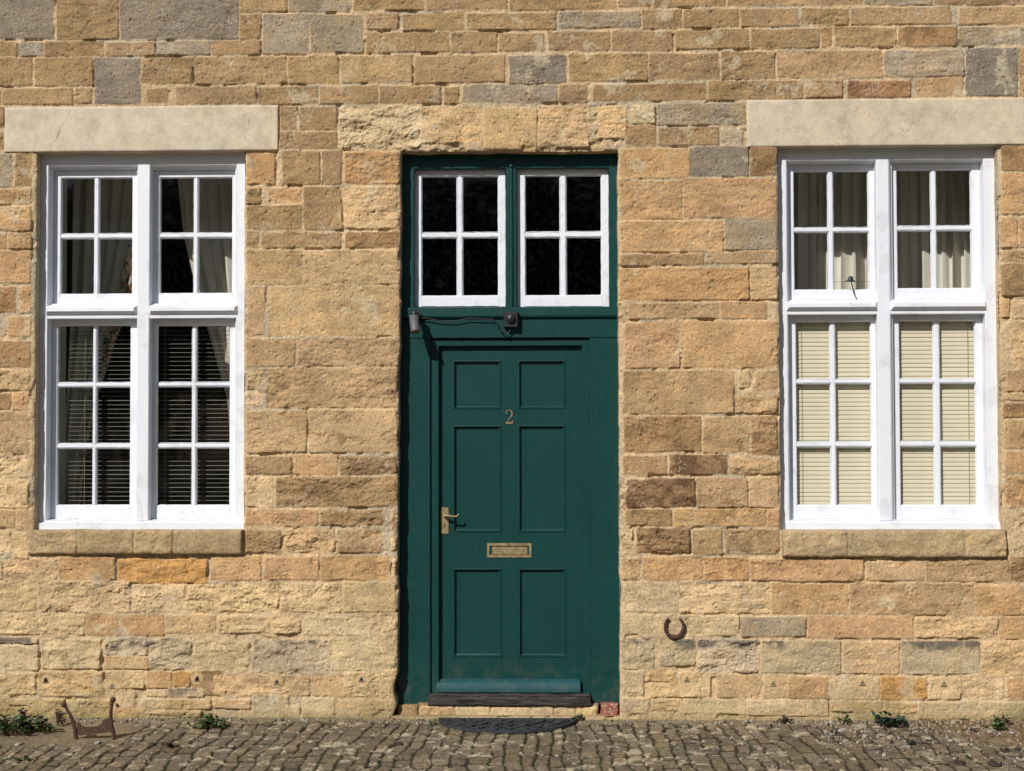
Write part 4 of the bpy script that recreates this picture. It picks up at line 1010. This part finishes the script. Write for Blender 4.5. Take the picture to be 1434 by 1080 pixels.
CG = Cs * s3 + (1 - s3) * (Cf * (1 - e3) + Ce * e3)
far = (1 - fin)[..., None]; CG = CG * (1 - far) + lin((128, 114, 92)) * .55 * far
g = grid_object('cobbled_pavement', GU, GV, np.stack([X, Y, Hg], -1), np.clip(CG, .005, .9), M['ground'])
g['kind'] = 'structure'

# ------------------------------------------------------------------ doormat: half round, cast rubber scrollwork
mc = atg(711, 1004.5); cx_ = mc.x; y0_ = -.045; RA, RB = .395, .325
mat = empty('doormat', (cx_, y0_, 0)); tag(mat, 'half round black rubber doormat with scroll pattern in front of the green door', 'doormat')
def he(u, k=1): return (cx_ + RA * k * math.cos(u), y0_ - RB * k * math.sin(u))
N = 60; m = MB()
def band(k0, k1, z0, z1):
    vs = []; 
    for i in range(N + 1):
        u = math.pi * i / N; a = he(u, k0); b = he(u, k1); vs += [(*a, 0), (*a, z1), (*b, z1), (*b, 0)]
    m.add(vs, [[i * 4 + k, i * 4 + (k + 1) % 4, i * 4 + 4 + (k + 1) % 4, i * 4 + 4 + k] for i in range(N) for k in range(4)] + [[0, 1, 2, 3], [N * 4 + q for q in (3, 2, 1, 0)]])
band(1, .94, 0, .016); band(.90, .87, 0, .012)
m.box(cx_ - RA, cx_ + RA, y0_ - .018, y0_, 0, .016)
m.build('rim', M['rubber'], mat)
m = MB()
vs = [(cx_, y0_, .004)] + [(*he(math.pi * i / N, .95), .004) for i in range(N + 1)]; m.add(vs, [[0, i, i + 1] for i in range(1, N + 1)])
m.build('backing', M['rubber'], mat, fix=False)
m = MB()
def spiral(cx, cy, r, turns, a0, sgn):
    pts = []
    for i in range(22):
        t = i / 21; a = a0 + sgn * t * turns * 2 * math.pi; rr = r * (1 - .82 * t); pts.append((cx + rr * math.cos(a), cy + rr * math.sin(a), .009))
    m.tube(pts, .0045, 5)
for (k, n_, r_) in ((.74, 11, .045), (.46, 7, .042), (.18, 3, .038)):
    for i in range(n_):
        u = math.pi * (i + .5) / n_; p = he(u, k)
        if p[1] > y0_ - .03: continue
        spiral(p[0], p[1], r_, 1.4, u, 1 if i % 2 else -1); spiral(p[0] + .02, p[1] + .01, r_ * .6, 1, u + 2, -1 if i % 2 else 1)
m.build('scrollwork', M['rubber'], mat)

# ------------------------------------------------------------------ boot scraper
bs0 = atg(107, 1034); ys_ = bs0.y
def sp(px, py): return at(px, py, ys_)
bs = empty('boot_scraper', (sp(130, 1030).x, ys_, 0)); tag(bs, 'rusty iron boot scraper with two knobbed horns left of the door', 'boot scraper')
def horn(pts, rs):
    q = [sp(*p) for p in pts]; q[-1].z = -.02
    s_ = []
    for i in range(len(q) - 1):
        p0 = q[max(0, i - 1)]; p1 = q[i]; p2 = q[i + 1]; p3 = q[min(len(q) - 1, i + 2)]
        for k in range(5):
            t = k / 5; s_.append(.5 * ((2 * p1) + (-p0 + p2) * t + (2 * p0 - 5 * p1 + 4 * p2 - p3) * t * t + (-p0 + 3 * p1 - 3 * p2 + p3) * t ** 3))
    s_.append(q[-1]); m = MB(); n = len(s_); m.tube(s_, [rs[0] + (rs[1] - rs[0]) * (i / (n - 1)) ** .7 for i in range(n)], 8)
    m.ball(q[0], .0158, 12, jit=.03); m.build('horn', M['rust'], bs)
horn([(89.5, 986.5), (94, 994), (99.5, 1004), (103.5, 1015), (105.5, 1026), (107, 1036)], (.0075, .0125))
horn([(158.3, 980), (156, 991), (155, 1003), (156, 1015), (158.5, 1025), (160, 1034)], (.0075, .0125))
pl_ = [(108, 1012.5), (112, 1012.5), (113.5, 1016), (120, 1018.5), (130, 1018), (138, 1016.5), (143, 1013), (144, 1008.5), (148, 1007), (156, 1006), (156.5, 1025), (140, 1027), (109, 1030)]
m = MB(); m.prism([(sp(*p).x, sp(*p).z) for p in pl_], ys_ - .005, ys_ + .005); m.build('blade', M['rust'], bs)
m = MB(); q = at(164, 987.5, 0); m.ball((q.x, -.004, q.z), .0085, 8, jit=.1); o = m.build('iron_stud', M['darkrust']); tag(o, 'small rusty iron stud in the wall beside the right horn of the boot scraper', 'stud')

# ------------------------------------------------------------------ weeds
def weed(px, py, n, spread, height, leafr, mat, label, seed, yoff=None):
    rr = random.Random(seed); b = atg(px, py); b.y = min(b.y, -.02)
    root = empty('weed', (b.x, b.y, 0)); tag(root, label, 'weed', 'weeds along the foot of the wall')
    st = MB(); lf = MB()
    for i in range(n):
        a = rr.uniform(0, 2 * math.pi); rad = abs(rr.gauss(0, .5)); tip = Vector((b.x + math.cos(a) * rad * spread, min(b.y + math.sin(a) * rad * min(spread, .07), -.012), rr.uniform(.25, 1) * height * (1 - .45 * min(1, rad))))
        base = Vector((b.x + (tip.x - b.x) * .5 + rr.uniform(-.02, .02), b.y, -.005)); midp = (base + tip) / 2 + Vector((rr.uniform(-.01, .01), rr.uniform(-.01, 0), .006))
        st.tube([base, midp, tip], [.0018, .0014, .001], 4)
        for k in range(rr.randint(3, 6)):
            f_ = rr.uniform(.35, 1); p = base.lerp(tip, f_); an = rr.uniform(0, 2 * math.pi); el_ = rr.uniform(-.2, 1.0); L = leafr * rr.uniform(.6, 1.3)
            d_ = Vector((math.cos(an) * math.cos(el_), math.sin(an) * math.cos(el_), math.sin(el_))); sd_ = d_.cross(Vector((0, 0, 1))).normalized() * L * .42; up_ = sd_.cross(d_).normalized() * L * .15
            q = [p, p + d_ * L * .35 + sd_ - up_ * -1, p + d_ * L * .75 + sd_ * .8 + up_, p + d_ * L, p + d_ * L * .75 - sd_ * .8 + up_, p + d_ * L * .35 - sd_ + up_, p + d_ * L * .5 - up_]
            lf.add(q, [[0, 1, 6], [1, 2, 6], [2, 3, 6], [3, 4, 6], [4, 5, 6], [5, 0, 6]], 0, True)
    st.build('stems', M['stem'], root); lf.build('leaves', mat, root, fix=False)
weed(8, 1030, 44, .17, .14, .026, M['leaf'], 'thick green weed at the far left foot of the wall', 1)
weed(32, 1024, 26, .10, .17, .024, M['leafdark'], 'tall dark seeding weed just left of the boot scraper', 2)
weed(55, 1026, 40, .15, .10, .024, M['leaf'], 'spreading green weed nearest the left horn of the boot scraper', 3)
weed(84, 1016, 12, .05, .14, .020, M['leafdark'], 'thin dark weed stalk behind the left horn of the boot scraper', 4)
weed(295, 1020, 44, .15, .085, .024, M['leaf'], 'green weed tuft under the wall below the left window', 5)
weed(1246, 1018, 34, .16, .085, .030, M['leafblue'], 'large bluish green weed under the right window', 6)
weed(1186, 1012, 12, .06, .045, .018, M['leaf'], 'small green weed just left of the bluish one', 7)
weed(1398, 1022, 22, .08, .075, .020, M['leaf'], 'bright green weed near the right edge of the wall foot', 8)
weed(1408, 1015, 8, .05, .10, .016, M['leafdark'], 'dark withered stalks beside the rightmost green weed', 9)
weed(1096, 1012, 12, .07, .05, .018, M['leafdark'], 'low dark weed at the wall foot right of the horseshoe', 10)
weed(238, 1046, 12, .05, .04, .018, M['leafdark'], 'dull green weed among the setts right of the boot scraper', 11)
weed(36, 1064, 16, .13, .025, .013, M['leaf'], 'flat creeping green weed between setts in the lower left corner', 12)
weed(811, 1007, 14, .05, .035, .016, M['leaf'], 'grassy tuft at the right end of the doormat', 13)
weed(608, 1015, 8, .05, .022, .012, M['leaf'], 'tiny green tuft at the left end of the doormat', 14)
weed(1278, 1042, 8, .06, .018, .016, M['leafblue'], 'flat bluish weed in the trodden earth at the right', 15)

# ------------------------------------------------------------------ loose stones and clods
def lump(name, px, py, rx, ry_, rz_, mat, label, cat, seed, group):
    p = atg(px, py); m = MB(); st_ = rnd.getstate(); rnd.seed(seed)
    m.ball((p.x, p.y, 0.0), 1, 9, 0, (rx * .75, ry_ * .75, rz_), .3); rnd.setstate(st_)
    o = m.build(name, mat); tag(o, label, cat, group); return o
for i, (px, py, sx_, lab) in enumerate(((1300, 1034, .030, 'pale flat stone upper left of the clods on the earth'), (1331, 1037, .020, 'small white chip on the trodden earth below the wall foot'), (1386, 1024, .028, 'pale stone at the left side of the rightmost green weed'),
        (1417, 1026, .022, 'pale stone at the right side of the rightmost green weed'), (1304, 1063, .024, 'pale stone lying left of the lowest dark clod'), (27, 1042, .030, 'long white stone near the left edge of the setts'),
        (117, 1076, .012, 'tiny white chip at the bottom edge left of the boot scraper'), (137, 1040, .022, 'white chip just below the boot scraper blade'), (325, 1045, .022, 'pale stone on the setts right of the green tuft below the left window'))):
    lump('loose_stone', px, py, sx_, sx_ * 1.6, .007, M['pebble'], lab, 'stone', 40 + i, 'pale stones lying on the ground')
for i, (px, py, sx_, lab) in enumerate(((1345, 1068, .036, 'dark clod nearest the bottom left of the trodden earth'), (1393, 1070.5, .042, 'largest dark clod in the lower right corner'), (1408, 1052, .032, 'dark clod above the largest clod at the right'),
        (1425, 1050, .024, 'dark clod closest to the right edge'), (1363, 1023, .026, 'brown clod on the earth left of the rightmost green weed'), (213, 1043, .026, 'dark clod on the setts left of the dull weed'), (560, 1042, .024, 'dark clod on the setts left of the doormat'))):
    lump('earth_clod', px, py, sx_, sx_ * 1.3, .011, M['dung'], lab, 'clod', 60 + i, 'dark clods lying on the ground')

# ------------------------------------------------------------------ grit and crumbs lying along the wall and on the earth
gr_ = MB(); g3 = random.Random(77)
for i in range(1500):
    if i % 3: x = g3.uniform(1.5, 3.3); y = -abs(g3.gauss(0, .45)) - .02
    else: x = g3.uniform(-3.2, 3.3); y = -abs(g3.gauss(0, .07)) - .015
    if y < -1.3: continue
    q = g3.uniform(.002, .0075) * (1 if g3.random() < .93 else 1.9); n_ = 5; a0 = g3.uniform(0, 6)
    ring_ = [(x + q * g3.uniform(.7, 1.4) * math.cos(a0 + k * 1.257), y + q * g3.uniform(.7, 1.4) * math.sin(a0 + k * 1.257), -.006) for k in range(n_)]
    up_ = [(x + (p[0] - x) * .6, y + (p[1] - y) * .6, q * g3.uniform(.3, .8)) for p in ring_]
    gr_.add(ring_ + up_, [[k, (k + 1) % n_, n_ + (k + 1) % n_, n_ + k] for k in range(n_)] + [[n_ + k for k in range(n_)]], 1 if g3.random() < .35 else 0)
o = gr_.build('grit', [M['pebble'], M['dung']]); tag(o, 'loose grit and crumbs scattered along the foot of the wall', 'grit', kind='stuff')

# ------------------------------------------------------------------ trees across the yard (seen as dark reflections in the panes)
def tree_mesh(seed):
    rr = random.Random(seed); tr = MB(); lf = MB(); hgt = rr.uniform(9.5, 12)
    tr.tube([(0, 0, -.1), (.1, 0, 1.5), (.0, .1, 4), (.2, 0, hgt * .75)], [.38, .28, .2, .06], 8)
    blobs = []
    for i in range(14):
        a = rr.uniform(0, 6.28); zz = rr.uniform(1.6, hgt - 1.4); q = rr.uniform(.8, 2.6) * (1 - abs(zz / hgt - .45)); blobs.append((math.cos(a) * q, math.sin(a) * q, zz, rr.uniform(1.1, 2.0)))
        tr.tube([(0, 0, zz * .55), (blobs[-1][0] * .5, blobs[-1][1] * .5, zz * .8), blobs[-1][:3]], [.09, .06, .02], 5)
    for (x, y, z, r_) in blobs:
        for k in range(420):
            d = Vector((rr.gauss(0, 1), rr.gauss(0, 1), rr.gauss(0, 1))).normalized() * r_ * rr.uniform(.45, 1) ** .5
            c = Vector((x, y, z)) + d; u = Vector((rr.gauss(0, 1), rr.gauss(0, 1), rr.gauss(0, .6))).normalized(); v_ = u.cross(Vector((rr.gauss(0, 1), rr.gauss(0, 1), rr.gauss(0, 1)))).normalized(); L = rr.uniform(.22, .48)
            lf.add([c - u * L, c + v_ * L * .5, c + u * L, c - v_ * L * .5], [[0, 1, 2, 3]])
    return tr, lf
protos = []
for i, lab in enumerate(('leafy tree directly across the yard from the left window', 'leafy tree across the yard facing the green door', 'leafy tree across the yard facing the right window')):
    tr, lf = tree_mesh(90 + i); o = empty('leafy_tree', (0, 0, 0)); a = tr.build('trunk', M['stem'], o); b = lf.build('crown', M['leaf'], o, fix=False); protos.append((o, a, b))
pos = [(-17, -27), (-11.5, -29), (-6, -27.5), (-1, -29.5), (4.2, -27), (9.5, -29), (15, -27.5), (20, -30)]
for i, (x, y) in enumerate(pos):
    o, a, b = protos[i % 3]
    if i >= 3:
        r_ = o.copy(); col.objects.link(r_)
        for ch in (a, b): c = ch.copy(); c.parent = r_; col.objects.link(c)
        o = r_
    o.location = (x, y, 0); o.rotation_euler = (0, 0, i * 1.3)
    tag(o, 'leafy tree standing across the yard, number %s along the row' % ('first second third fourth fifth sixth seventh eighth'.split()[i]) if False else 'leafy tree of the row across the yard from the house', 'tree', 'row of trees across the yard')
